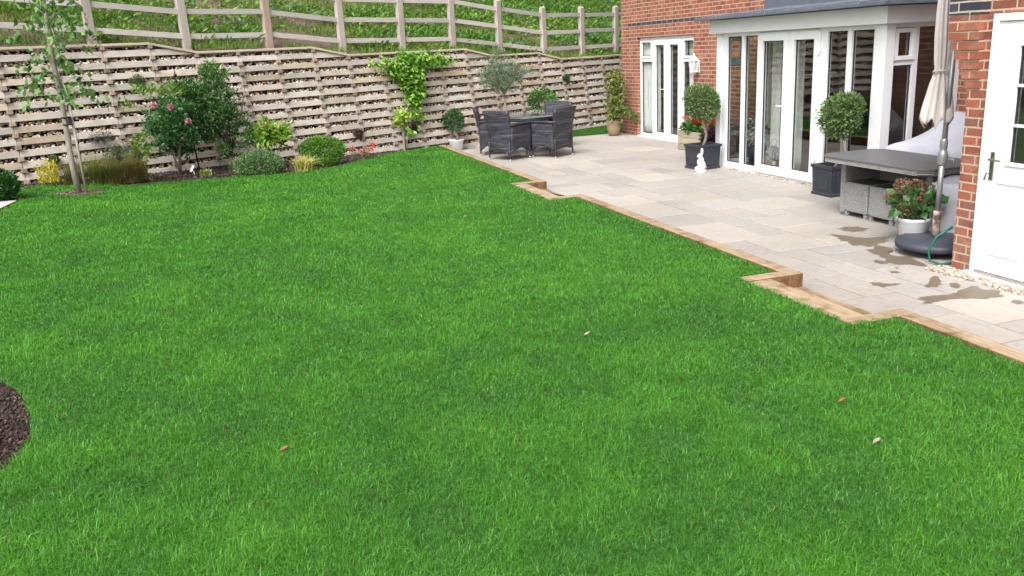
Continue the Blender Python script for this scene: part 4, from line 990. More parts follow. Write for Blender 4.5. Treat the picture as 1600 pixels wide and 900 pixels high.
# grey rattan table + stools
def ratt_table():
    r = empty('rattan_table', (6.66, 7.22, 0), 'grey rattan dining table with dark grey board top', 'table')
    x0, x1, y0, y1 = 6.24, 7.08, 6.43, 8.02; c = .11
    P = [(x0 + c, y0), (x1 - c, y0), (x1, y0 + c), (x1, y1 - c), (x1 - c, y1), (x0 + c, y1), (x0, y1 - c), (x0, y0 + c)]
    def prism(mb, P, z0, z1): n = len(P); mb.add([(a, b, z0) for a, b in P] + [(a, b, z1) for a, b in P], [tuple(range(n))[::-1], tuple(range(n, 2 * n))] + [(i, (i + 1) % n, n + (i + 1) % n, n + i) for i in range(n)])
    m = MB(); prism(m, P, .664, .682); m.build('table_top', M['tabletop'], r, .003)
    cx, cy = 6.66, 7.225; m = MB(); prism(m, [(cx + (a - cx) * .975, cy + (b - cy) * .985) for a, b in P], .612, .663); m.build('rim', M['rattan_l'], r, .003)
    for a, b in ((6.56, 6.64), (7.80, 7.88)):
        m = MB(); m.bx(6.46, 6.98, a, b, .03, .611); m.build('leg', M['rattan_l'], r, .012)
    m = MB(); m.bx(6.92, 6.97, 6.645, 7.795, .10, .611); m.build('back_panel', M['rattan_l'], r, .005)
ratt_table()
def stool():
    r = empty('rattan_stool', (6.655, 7.0, 0), 'grey rattan stool under the table, right one beside the hydrangea', 'stool', 'rattan stools under the grey table')
    m = MB(); m.bx(-.195, .195, -.183, .183, .055, .385); m.build('seat_box', M['rattan_l'], r, .02, local=True)
    for a in (-.165, .165):
        for b in (-.15, .15): m = MB(); m.bx(a - .02, a + .02, b - .02, b + .02, 0, .053); m.build('foot', M['rattan_l'], r, .004, local=True)
    return r
st1 = stool(); st1.location = (6.65, 7.235, 0)
st2 = copy_tree(st1); st2.location = (6.65, 7.62, 0); st2['label'] = 'grey rattan stool under the table, left one nearest the dark planter'
st3 = copy_tree(st1); st3.location = (6.65, 6.85, 0); st3['label'] = 'grey rattan stool under the table, half hidden behind the hydrangea'
st1['label'] = 'grey rattan stool under the table, middle one of the three'

# furniture cover (draped)
def cover():
    xs = np.arange(6.28, 8.5, .026); ys = np.arange(5.56, 8.25, .026); X, Y = np.meshgrid(xs, ys, indexing='ij')
    def bump_(x0, x1, y0, y1, e=.045):
        sx = np.clip(np.minimum(X - x0, x1 - X) / e, 0, 1); sy = np.clip(np.minimum(Y - y0, y1 - Y) / e, 0, 1); return np.sqrt(np.minimum(sx, sy))
    wob = .05 * (vn(X, Y, 5, 3) - .5)
    hA = (.71 + .36 * np.clip((X - 7.15) / .5, 0, 1) * np.clip((8.15 - Y) / .6, 0, 1)) * bump_(7.14 , 8.42, 6.0, 8.12)
    hB = (.57 + .05 * (X - 6.3)) * bump_(6.31, 7.6, 5.62, 6.55)
    Hh = np.maximum(hA, hB) + (.07 * (vn(X, Y, 3.2, 9) - .5) + .035 * (vn(X + Y * .6, Y * .3, 9, 2) - .5)) * (np.maximum(hA, hB) > .3)
    a, b = X.shape; dx = .03 * (vn(X * 0 + Y, Hh, 8, 4) - .5); V = np.stack([X + dx, Y + .03 * (vn(X, Hh, 9, 5) - .5), np.maximum(Hh, .012)], 2).reshape(-1, 3)
    i, j = np.meshgrid(np.arange(a - 1), np.arange(b - 1), indexing='ij'); q = (i * b + j).ravel(); Fq = np.stack([q, q + b, q + b + 1, q + 1], 1)
    hh = Hh.reshape(-1); Fq = Fq[(hh[Fq] > .03).any(1)]
    o = rawmesh('furniture_cover', V, Fq, None, M['cover'], None, 0, [True] * len(Fq))
    s = o.modifiers.new('smooth', 'SMOOTH'); s.iterations = 3; s.factor = .5
    tag(o, 'pale grey fabric cover draped over garden furniture behind the table', 'furniture cover')
cover()

# parasol
def parasol():
    cx, cy = 6.0, 6.0; r = empty('parasol', (cx, cy, 0), 'closed beige parasol on a grey pole in a round dark base', 'parasol')
    m = MB(); m.lathe([(.30, .055), (.335, .065), (.34, .105), (.325, .125), (.12, .145), (.06, .15), (.0, .15)], (cx, cy, 0), 40); b_ = m.build('base', M['baseplastic'], r)
    for k in range(4):
        t = k * math.pi / 2 + .75; w_ = MB(); w_.tube([(cx + .24 * math.cos(t) - .012, cy + .24 * math.sin(t), .026), (cx + .24 * math.cos(t) + .012, cy + .24 * math.sin(t), .026)], .024, 12); w_.bx(cx + .24 * math.cos(t) - .016, cx + .24 * math.cos(t) + .016, cy + .24 * math.sin(t) - .01, cy + .24 * math.sin(t) + .01, .03, .058); w_.build('castor', M['dmetal'], r)
    m = MB(); m.tube([(cx, cy, .148), (cx, cy, .39)], .034, 18); m.build('sleeve', M['rust'], r)
    m = MB(); m.tube([(cx, cy, .385), (cx + .004, cy, .86)], .024, 18); m.tube([(cx + .006, cy, .98), (cx + .02, cy - .01, 1.895)], .0225, 18); m.build('pole', M['greyalu'], r)
    m = MB(); m.lathe([(.028, 0), (.040, .015), (.043, .10), (.034, .125), (.026, .135), (.032, .15), (.032, .22), (.026, .24)], (cx + .005, cy, .80), 22); jj = m.build('winder_housing', M['greyalu'], r)
    m = MB(); m.tube([(cx + .02, cy - .03, .86), (cx + .03, cy - .10, .86), (cx + .03, cy - .10, .80)], .008, 8); m.build('crank', M['greyalu'], r)
    m = MB(); m.tube([(cx + .019, cy - .01, 1.80), (cx + .0195, cy - .01, 1.84)], .0235, 14); m.build('sticker', M['bluetape'], r)
    ax, ay = cx - .015, cy + .09; n, mm = 96, 46; g = []
    for k in range(n + 1):
        t = 2 * math.pi * k / n; row = []
        pl = abs(math.sin(4 * t)) ** .7; pl2 = math.sin(12 * t + 1.3)
        for j in range(mm + 1):
            q = j / mm; zb = 1.13 + .075 * pl + .02 * pl2; z = 2.85 + (zb - 2.85) * q
            R0 = np.interp(z, [1.1, 1.3, 1.5, 1.60, 1.64, 1.70, 1.9, 2.3, 2.85], [.150, .128, .088, .058, .052, .062, .066, .052, .018])
            R1 = R0 * (1 - .42 * (1 - pl) + .07 * pl2 * (1 - .3 * q)) 
            row.append((ax + R1 * math.cos(t) + .01 * math.sin(z * 5), ay + R1 * math.sin(t) * 1.05, z))
        g.append(row)
    m = MB(); m.panel(g, .003); m.build('canopy', M['canvas'], r)
    m = MB(); m.tube([(ax + .062 * math.cos(t), ay - .0 + .064 * math.sin(t) - .012, 1.62 + .006 * math.sin(2 * t)) for t in np.linspace(0, 6.283, 30)], .008, 8); m.build('tie_strap', M['canvas'], r)
    m = MB(); m.tube([(ax, ay, 1.16), (ax, ay, 2.9)], .015, 10)
    for k in range(8): t = k * math.pi / 4 + .2; m.tube([(ax, ay, 2.82), (ax + .035 * math.cos(t), ay + .035 * math.sin(t), 1.25)], .005, 5)
    m.build('ribs', M['greyalu'], r)
parasol()

# garden hose by the pier
m = MB(); m.tube([(5.80, 5.62, .33), (5.70, 5.68, .25), (5.655, 5.72, .12), (5.66, 5.70, .03), (5.70, 5.62, .012), (5.80, 5.60, .012), (6.1, 5.58, .012), (6.5, 5.56, .012)], .011, 10)
tag(m.build('garden_hose', M['hose']), 'green garden hose looping beside the brick pier', 'hose')

# charcoal rattan armchairs + glass table
def armchair():
    r = empty('rattan_armchair', (0, 0, 0), 'x', 'armchair', 'charcoal rattan armchairs round the glass table')
    bk = MB(); g = []
    for i in range(17):
        u = -1 + 2 * i / 16; col = []
        for j in range(13):
            v = j / 12; zb = .13 + .05 * (1 - u * u); zt = .915 - .012 * u ** 4; z = zb + (zt - zb) * v
            fl = max(0, z - .45); col.append((-.27 - .22 * fl + .05 * u * u, u * (.275 + .13 * fl), z))
        g.append(col)
    bk.panel(g, .045); bk.build('backrest', M['rattan_d'], r, local=True)
    for sg in (-1, 1):
        m = MB(); g = []
        for i in range(11):
            u = i / 10; col = []
            for j in range(11):
                v = j / 10; zb = .13 + .09 * (1 - (2 * u - 1) ** 2); zt = .64 + .0 * u; z = zb + (zt - zb) * v
                col.append((-.25 + .53 * u, sg * (.275 + .02 * v), z))
            g.append(col)
        m.panel(g, .05); m.panel([[(-.27 + .56 * u, sg * (.26 + .05 * w_), .655 + .01 * math.sin(u * 3)) for w_ in (0, .5, 1, 1.5)] for u in np.linspace(0, 1, 8)], .035)
        m.build('armrest', M['rattan_d'], r, local=True)
    m = MB(); m.panel([[(.26 + .0 * v, y, .14 + .05 * (1 - (y / .26) ** 2) + (.26 - .05 * (1 - (y / .26) ** 2)) * v) for v in np.linspace(0, 1, 5)] for y in np.linspace(-.26, .26, 9)], .03); m.build('apron', M['rattan_d'], r, local=True)
    m = MB(); m.bx(-.24, .27, -.255, .255, .385, .43); m.build('seat', M['rattan_d'], r, .01, local=True)
    for sx in (-.27, .26):
        for sy in (-.27, .27):
            m = MB(); m.tube([(sx, sy, .03), (sx, sy, .36)], [.013, .017], 10); lg = m.build('leg', M['rattan_d'], r, local=True)
            m = MB(); m.tube([(sx, sy, 0), (sx, sy, .032)], [.016, .014], 10); m.build('foot_cap', M['chrome'], lg, local=True)
    return r
c1 = armchair(); CH = [(4.98, 15.28, 27, 'charcoal rattan armchair with its back to the lawn, left front of the glass table'),
    (5.77, 15.10, 122, 'charcoal rattan armchair at the right front of the glass table'),
    (4.98, 16.25, -18, 'charcoal rattan armchair mostly hidden behind the left front one'),
    (6.18, 16.30, 212, 'charcoal rattan armchair facing the lawn at the far side of the glass table')]
for i, (x, y, a, l) in enumerate(CH):
    o = c1 if i == 0 else copy_tree(c1); o.location = (x, y, 0); o.rotation_euler = (0, 0, R(a)); o['label'] = l
r = empty('glass_table', (5.52, 15.75, 0), 'round glass topped garden table with charcoal rattan rim', 'table')
m = MB(); m.lathe([(.0, .715), (.53, .715), (.54, .72), (.53, .727), (.0, .727)], (5.52, 15.75, 0), 48); m.build('table_top', M['tableglass'], r)
m = MB(); m.lathe([(.47, .66), (.52, .66), (.535, .69), (.52, .714), (.46, .714)], (5.52, 15.75, 0), 48); m.build('rim', M['rattan_d'], r)
for k in range(4):
    t = k * math.pi / 2 + R(-114); X_, Y_ = 5.52 + .42 * math.cos(t), 15.75 + .42 * math.sin(t)
    m = MB(); m.tube([(5.52 + .46 * math.cos(t), 15.75 + .46 * math.sin(t), .66), (X_, Y_, .03)], .018, 10); l_ = m.build('leg', M['greyalu'], r); m = MB(); m.ell((X_, Y_, .022), (.024, .024, .022)); m.build('foot_cap', M['chrome'], l_)

# ================================================================== PLANTS
def bz(x): return float(lawn_z(x)) - .03
def plant(name, x, y, label, cat='shrub', group=None, z=None): return empty(name, (x, y, bz(x) if z is None else z), label, cat, group)
# olive
x, y = 5.6, 17.35; r = empty('olive_tree', (x, y, 0), 'silvery green olive tree standing behind the rattan armchairs', 'tree')
m = MB(); m.tube([(x, y, .2), (x + .01, y, .7), (x - .01, y + .01, 1.15)], [.03, .024, .02], 10)
for k in range(11): t = k * .57 + .2; m.tube([(x, y, 1.08), (x + .2 * math.cos(t), y + .15 * math.sin(t), 1.35), (x + .45 * math.cos(t), y + .3 * math.sin(t), 1.55 + .3 * math.sin(k * 2.2))], [.013, .008, .003], 6)
m.build('trunk', M['bark'], r); lv = Leaves(); OC = [(.14, .20, .12), (.19, .25, .17), (.10, .155, .08), (.24, .29, .2)]
clumps(lv, 165, 36, (x - .02, y, 1.46), (.50, .40, .36), .10, OC, .055, .013, .22, .1); clumps(lv, 16, 26, (x - .12, y, 1.90), (.22, .2, .2), .09, OC, .055, .013, .22, .3); clumps(lv, 12, 20, (x + .45, y, 1.55), (.22, .15, .12), .08, OC, .055, .013)
clumps(lv, 14, 20, (x - .42, y, 1.45), (.16, .15, .2), .08, OC, .055, .013)
lv.build('crown', M['leaf'], r)
r = empty('olive_pot', (x, y, 0), 'dark round pot of the olive tree hidden behind the armchairs', 'plant pot'); m = MB(); m.lathe([(.14, 0), (.20, .30), (.21, .32), (.18, .32), (.17, .25), (0., .25)], (x, y, 0), 24); m.build('pot', M['lead_pot'], r)
# leafy bush in pot right of the olive
x, y = 6.66, 18.0; r = empty('potted_bush', (x, y, 0), 'round bright green bush behind the far armchair, right of the olive', 'shrub')
m = MB(); m.lathe([(.13, 0), (.17, .26), (.18, .28), (.15, .28), (.14, .22), (0, .22)], (x, y, 0), 20); m.build('pot', M['lead_pot'], r); lv = Leaves(); ball(lv, 900, (x, y, .90), (.29, .26, .19), [(.08, .19, .04), (.12, .25, .06), (.05, .13, .03)], .065, .04, .25, .7); lv.build('foliage', M['leaf'], r); stems(r, (x, y, .22), [(x - .1, y, .8), (x + .1, y, .85), (x, y, .8)], .008, .004)

# bed plants
x, y = -2.93, 12.22; r = plant('box_ball', x, y, 'dark green clipped ball by the left border, beside the pale path'); lv = Leaves(); ball(lv, 4200, (x, y, bz(x) + .20), (.27, .27, .21), [(.03, .11, .02), (.045, .14, .03), (.02, .07, .015)], .05, .03, .12, .4); lv.build('foliage', M['leaf'], r); stems(r, (x, y, bz(x)), [(x, y, bz(x) + .25)], .012, .01)
x, y = -3.52, 14.15; r = plant('green_shrub', x, y, 'small green shrub against the wall at the left border'); lv = Leaves(); ball(lv, 1300, (x, y, bz(x) + .44), (.28, .22, .19), [(.05, .16, .03), (.08, .20, .04)], .06, .03, .2, .6); lv.build('foliage', M['leaf'], r); stems(r, (x, y, bz(x)), [(x - .1, y, bz(x) + .4), (x + .1, y, bz(x) + .4)], .01, .005)
x, y = -2.52, 13.72; r = plant('yellow_heather', x, y, 'bright yellow upright heather clump left of the young tree'); lv = Leaves()
for k in range(26):
    a = RNG.normal(0, .085, 2); h = RNG.uniform(.16, .34); n = 46; q = RNG.random(n); px = x + a[0] * (1 + .3 * q); py = y + a[1]
    lv.put(np.stack([px + RNG.normal(0, .012, n), py + RNG.normal(0, .012, n), bz(x) + .03 + q * h], 1), np.stack([RNG.normal(0, .4, n), RNG.normal(0, .4, n), np.full(n, .9)], 1), .035, .012, tints(n, [(.50, .44, .03), (.38, .38, .03), (.60, .52, .06)], .15))
lv.build('foliage', M['leaf'], r)
x, y = -1.98, 13.5; r = plant('ornamental_grass', x, y, 'fine arching brown and green ornamental grass behind the young tree', 'ornamental grass'); n = 3800
for dx, nn, cc in ((-.20, 700, [(.20, .17, .07), (.13, .15, .04)]), (.10, 1100, [(.14, .19, .04), (.22, .21, .07)]), (.32, 800, [(.18, .20, .05), (.24, .2, .08)]), (.60, 900, [(.20, .15, .06), (.13, .13, .04), (.26, .20, .09)])):
    V, F, T = blades(nn, RNG.normal(x + dx, .05, nn), RNG.normal(y, .05, nn), np.full(nn, bz(x)), RNG.uniform(.16, .58, nn), .004, 1.15, cc, .25, leanvar=.7); rawmesh('foliage', V, F, T, M['grass'], r)
x, y = -1.55, 13.75; r = plant('dark_shrub', x, y, 'dark wiry shrub right of the ornamental grass'); lv = Leaves(); clumps(lv, 110, 34, (x, y, bz(x) + .34), (.24, .2, .24), .07, [(.05, .08, .04), (.07, .10, .045), (.035, .05, .03), (.09, .12, .05)], .03, .010, .3); lv.build('foliage', M['leaf'], r); stems(r, (x, y, bz(x)), [(x + random.uniform(-.15, .15), y, bz(x) + .35) for _ in range(7)], .006, .003, 'darkbark')
x, y = -1.27, 13.72; r = plant('leafy_plant', x, y, 'pale green broad leaved plant with bare stems, left of the rose bush', 'plant'); lv = Leaves(); clumps(lv, 20, 11, (x + .0, y, bz(x) + .44), (.20, .13, .26), .06, [(.17, .27, .05), (.12, .22, .05), (.24, .30, .08)], .09, .045, .2); clumps(lv, 8, 8, (x + .02, y - .05, bz(x) + .12), (.2, .1, .08), .05, [(.2, .26, .05), (.3, .30, .06)], .09, .045); lv.build('foliage', M['leaf'], r); stems(r, (x, y, bz(x)), [(x + a_, y, bz(x) + .6) for a_ in (-.12, -.04, .05, .13, .18)], .007, .004)
x, y = -.80, 14.35; r = plant('rose_bush', x, y, 'tall rose bush with pink blooms against the timber wall'); lv = Leaves(); z = bz(x)
clumps(lv, 95, 34, (x, y, z + .75), (.40, .28, .46), .11, [(.06, .17, .05), (.045, .13, .045), (.08, .20, .06)], .06, .035, .25)
clumps(lv, 16, 18, (x - .12, y + .05, z + 1.28), (.38, .15, .12), .10, [(.16, .28, .06), (.20, .30, .08)], .065, .035, .2); clumps(lv, 5, 12, (x - .62, y + .1, z + 1.12), (.10, .1, .06), .06, [(.2, .3, .08)], .06, .03)
lv.build('foliage', M['leaf'], r); stems(r, (x, y, z), [(x + random.uniform(-.25, .25), y, z + 1.) for _ in range(7)], .010, .004)
for (a_, b_, c_) in ((-.20, -.25, 1.10), (.03, -.30, 1.06), (.26, -.36, .84)):
    lv = Leaves(); ball(lv, 110, (x + a_, y + b_, z + c_), (.026, .026, .024), [(.66, .28, .42), (.72, .40, .52), (.56, .2, .34)], .034, .034, .1, .7, .12); lv.build('flower_head', M['petal'], r)
# obelisk
x, y = -.66, 14.62; z = bz(x); r = empty('garden_obelisk', (x, y, z), 'slim dark metal plant obelisk rising between rose and big shrub', 'obelisk'); m = MB()
for sx in (-1, 1):
    for sy in (-1, 1): m.tube([(x + .15 * sx, y + .15 * sy, z), (x + .08 * sx, y + .08 * sy, z + 1.1), (x, y, z + 1.42)], .008, 6)
for hh, w_ in ((.4, .125), (.75, .103), (1.08, .082)): m.tube([(x - w_, y - w_, z + hh), (x + w_, y - w_, z + hh), (x + w_, y + w_, z + hh), (x - w_, y + w_, z + hh), (x - w_, y - w_, z + hh)], .006, 5)
m.build('frame', M['dmetal'], r); m = MB(); m.tube([(x, y, z + 1.40), (x, y, z + 1.50)], .012, 8); m.ell((x, y, z + 1.52), (.028, .028, .03)); m.tube([(x, y, z + 1.54), (x, y, z + 1.62)], [.012, .003], 8); m.build('finial', M['dmetal'], r)
# big shrub
x, y = -.02, 14.72; z = bz(x); r = plant('tall_shrub', x, y, 'largest dark green shrub in the bed, a leafy evergreen with its own trunk', 'shrub'); lv = Leaves(); BC = [(.045, .13, .03), (.065, .17, .04), (.035, .10, .03), (.10, .20, .05)]
clumps(lv, 190, 44, (x - .28, y, z + .98), (.60, .34, .52), .12, BC, .055, .026, .3, .35); clumps(lv, 26, 36, (x - .06, y, z + 1.52), (.24, .2, .2), .10, [(.085, .19, .04), (.06, .15, .035), (.12, .2, .06)], .055, .026, .2, .6); clumps(lv, 16, 34, (x - .58, y, z + 1.34), (.2, .2, .14), .10, BC, .055, .026, .2, .5)
clumps(lv, 12, 30, (x + .30, y, z + .6), (.15, .2, .25), .1, BC, .055, .026); clumps(lv, 10, 30, (x, y - .1, z + .42), (.3, .2, .12), .09, BC, .055, .026)
lv.build('crown', M['leaf'], r); m = MB(); m.tube([(x + .06, y - .05, z), (x + .04, y, z + .3), (x, y, z + .65)], [.028, .024, .018], 8)
for k in range(10): t = k * .66; m.tube([(x + .04, y, z + .3), (x + .22 * math.cos(t), y + .15 * math.sin(t), z + .75), (x + .38 * math.cos(t), y + .22 * math.sin(t), z + 1.25)], [.014, .009, .004], 6)
m.build('trunk', M['darkbark'], r)
# lime hydrangea
x, y = .64, 14.75; z = bz(x); r = plant('lime_shrub', x, y, 'lime green broad leaved shrub right of the tall dark shrub'); lv = Leaves(); clumps(lv, 58, 15, (x, y, z + .55), (.34, .22, .20), .09, [(.20, .34, .04), (.27, .42, .06), (.13, .27, .03)], .11, .05, .2, .1); lv.build('foliage', M['leaf'], r); stems(r, (x, y, z), [(x + random.uniform(-.25, .25), y, z + .5) for _ in range(9)], .007, .004)
for dx_, dz_ in ((-.08, .74), (.10, .70), (.20, .75)): lv = Leaves(); ball(lv, 60, (x + dx_, y - .17, z + dz_), (.05, .04, .03), [(.6, .42, .32), (.5, .45, .3)], .025, .02); lv.build('flower_head', M['petal'], r)
x, y = .40, 13.88; z = bz(x); r = plant('clipped_mound', x, y, 'grey green clipped mound at the lawn edge, with tiny leaves'); lv = Leaves(); ball(lv, 6500, (x, y, z + .17), (.36, .30, .205), [(.13, .22, .09), (.18, .28, .13), (.085, .16, .06)], .034, .02, .08, .4); lv.build('foliage', M['leaf'], r); stems(r, (x, y, z), [(x, y, z + .2)], .012, .01)
x, y = 1.08, 13.98; z = bz(x); r = plant('striped_grass', x, y, 'spiky yellow striped grass tuft between the two clipped mounds', 'ornamental grass'); V, F, T = blades(420, RNG.normal(x, .05, 420), RNG.normal(y, .05, 420), np.full(420, z), RNG.uniform(.2, .36, 420), .012, .95, [(.55, .50, .16), (.42, .40, .14), (.66, .60, .28)], .15); rawmesh('foliage', V, F, T, M['grass'], r)
x, y = 1.49, 14.85; z = bz(x); r = plant('green_mound', x, y, 'bright green rounded bush right of the striped grass'); lv = Leaves(); ball(lv, 5200, (x, y, z + .24), (.335, .28, .235), [(.09, .22, .02), (.13, .28, .03), (.06, .16, .015)], .045, .02, .15, .45, up=.6); lv.build('foliage', M['leaf'], r); stems(r, (x, y, z), [(x, y, z + .2)], .012, .01)
x, y = 2.22, 15.35; z = bz(x); r = plant('red_flowers', x, y, 'low plant with pinkish red flowers at the foot of the wall', 'flowers'); lv = Leaves()
for dx, dz in ((-.17, .22), (.0, .16), (.14, .20), (.22, .27)): ball(lv, 60, (x + dx, y, z + dz), (.05, .04, .03), [(.55, .12, .10), (.62, .25, .20)], .03, .03, .2, .8)
lv.build('flower_head', M['petal'], r); lv = Leaves(); clumps(lv, 16, 12, (x, y, z + .10), (.24, .08, .07), .05, [(.09, .14, .05), (.16, .12, .06), (.12, .17, .06)], .04, .02); lv.build('foliage', M['leaf'], r)
stems(r, (x, y, z), [(x + dx, y, z + dz) for dx, dz in ((-.17, .22), (.0, .16), (.14, .20), (.22, .27))], .003, .002)
x, y = -.42, 14.1; z = bz(x); r = plant('variegated_plant', x, y, 'tiny cream and green plant on the soil below the tall shrub', 'plant'); V, F, T = blades(110, RNG.normal(x, .04, 110), RNG.normal(y, .03, 110), np.full(110, z), RNG.uniform(.08, .16, 110), .014, 1., [(.5, .52, .24), (.3, .4, .12)], .2); rawmesh('foliage', V, F, T, M['grass'], r)
x, y = -.1, 14.25; z = bz(x); r = plant('low_strappy_plant', x + .15, y, 'low strappy green plant left of the grey green clipped mound', 'plant'); V, F, T = blades(160, RNG.normal(x + .15, .05, 160), RNG.normal(y, .05, 160), np.full(160, z), RNG.uniform(.16, .3, 160), .014, .9, [(.14, .2, .05), (.3, .32, .12)], .2); rawmesh('foliage', V, F, T, M['grass'], r)
m = MB(); m.box((-.60, 14.12, bz(-.6) + .12), (.035, .004, .11), .4, (1, 1, 1), np.array(Matrix.Rotation(.5, 3, 'Y'))); m.tube([(-.57, 14.12, bz(-.57)), (-.585, 14.12, bz(-.58) + .08)], .004, 6); tag(m.build('plant_label', M['white']), 'small blank white plant label stuck in the soil below the rose', 'plant label')

# reddish plant in the near bed
x, y = -1.38, 4.0; r = plant('red_leaf_plant', x, y, 'red leaved plant in the soil bed at the lower left border', 'plant'); lv = Leaves(); clumps(lv, 9, 12, (x, y, bz(x) + .10), (.12, .12, .06), .05, [(.28, .05, .03), (.22, .07, .04), (.32, .14, .08)], .10, .03, .2); lv.build('foliage', M['leaf'], r); stems(r, (x, y, bz(x)), [(x + .05, y, bz(x) + .1), (x - .05, y, bz(x) + .1)], .004, .003, 'darkbark')

# vine on the wall
def vine():
    b = wallp(-1.62, .17, -.08); r = empty('wall_climber', tuple(b), 'lime green climbing plant spreading over the timber wall', 'climber'); lv = Leaves(); VC = [(.16, .34, .03), (.11, .26, .025), (.24, .42, .05), (.08, .20, .02)]
    def blob(s, z, rs, rz, nc, cols=VC, L=.085):
        for k in range(nc):
            t = random.uniform(0, 6.28); q = math.sqrt(random.random()); cs = s + rs * q * math.cos(t); cz = z + rz * q * math.sin(t); n = 9
            c = wallp(cs, cz, -.05 - .10 * random.random())
            p = c + RNG.normal(0, .05, (n, 3)); d = -WN + RNG.normal(0, .55, (n, 3)) + np.array([0, 0, -.75]); tn = np.clip(tints(n, cols, .15) * RNG.uniform(.75, 1.25), 0, 1)
            lv.put(p, d, L * RNG.uniform(.8, 1.3, n), L * .62, tn, .12, -.1)
    blob(-1.28, 1.70, .40, .24, 120); blob(-1.18, 1.42, .27, .26, 60); blob(-1.22, 1.12, .18, .16, 26); blob(-.72, 1.86, .34, .09, 34); blob(-1.30, 1.93, .22, .08, 24); blob(-.25, 1.86, .2, .05, 8); blob(-1.85, 1.86, .30, .07, 16, [(.25, .40, .06), (.2, .34, .06)], .07)
    blob(-1.62, .82, .18, .15, 16, [(.3, .42, .05), (.24, .38, .05)], .08); blob(-1.2, .80, .14, .12, 8, VC, .07); blob(-1.45, .48, .14, .05, 4)
    lv.build('foliage', M['leaf'], r); m = MB()
    m.tube([wallp(-1.62, .17, -.06), wallp(-1.52, .6, -.04), wallp(-1.3, 1.1, -.04), wallp(-1.3, 1.8, -.04)], [.018, .014, .010, .006], 8); m.tube([wallp(-1.60, .17, -.09), wallp(-1.50, .5, -.09), wallp(-1.4, .9, -.06), wallp(-1.0, 1.7, -.04)], [.011, .009, .007, .005], 7)
    m.tube([wallp(-1.3, 1.85, -.04), wallp(-.8, 1.9, -.05), wallp(-.2, 1.87, -.05)], .005, 6); m.tube([wallp(-1.3, 1.85, -.04), wallp(-1.7, 1.88, -.05), wallp(-2.2, 1.86, -.05)], .005, 6); m.build('stem', M['bark'], r)
    m = MB(); m.bar(wallp(-1.66, .1, -.07), wallp(-1.56, .75, -.05), .05, .03); m.build('support_stake', M['header'], r)
vine()
for s_, z_, rr, cols, lab, L_, W_ in [(-6.58, 1.80, (.13, .07, .10), [(.10, .16, .05), (.07, .11, .04), (.14, .18, .07)], 'small green tuft growing high on the wall, left of the rose', .03, .012),
    (-7.32, .99, (.20, .08, .10), [(.09, .09, .09), (.06, .07, .06), (.13, .13, .12)], 'dark grey heather tuft growing out of the wall above the ornamental grass', .03, .009),
    (-2.65, .58, (.10, .06, .08), [(.09, .05, .05), (.14, .08, .06), (.06, .05, .03)], 'brown tuft growing out of the wall above the red flowers', .035, .012),
    (-1.30, .56, (.08, .05, .09), [(.05, .06, .06), (.25, .03, .07), (.08, .09, .09)], 'dark and crimson tuft on the wall right of the climber stem', .035, .02),
    (3.45, 1.25, (.12, .06, .08), [(.06, .11, .04), (.08, .14, .06)], 'green tuft high on the wall, right of the olive', .035, .014),
    (-8.05, .75, (.07, .06, .05), [(.10, .14, .05), (.07, .1, .04)], 'very small green sprig on the wall near the left border', .03, .012)]:
    c = wallp(s_, z_, -.05); r = empty('wall_plant', tuple(c), lab, 'plant', 'small plants growing in the timber wall'); lv = Leaves()
    n = 700; u = sph(n) * (RNG.random((n, 1)) ** .5); p = c + u[:, :1] * WD * rr[0] + u[:, 1:2] * WN * rr[1] + u[:, 2:] * np.array([0, 0, 1]) * rr[2]
    lv.put(p, u + RNG.normal(0, .4, (n, 3)), L_, W_, tints(n, cols, .25)); lv.build('foliage', M['leaf'], r); m = MB(); m.tube([wallp(s_, z_, .03), c], .006, 5); m.build('stem', M['darkbark'], r)

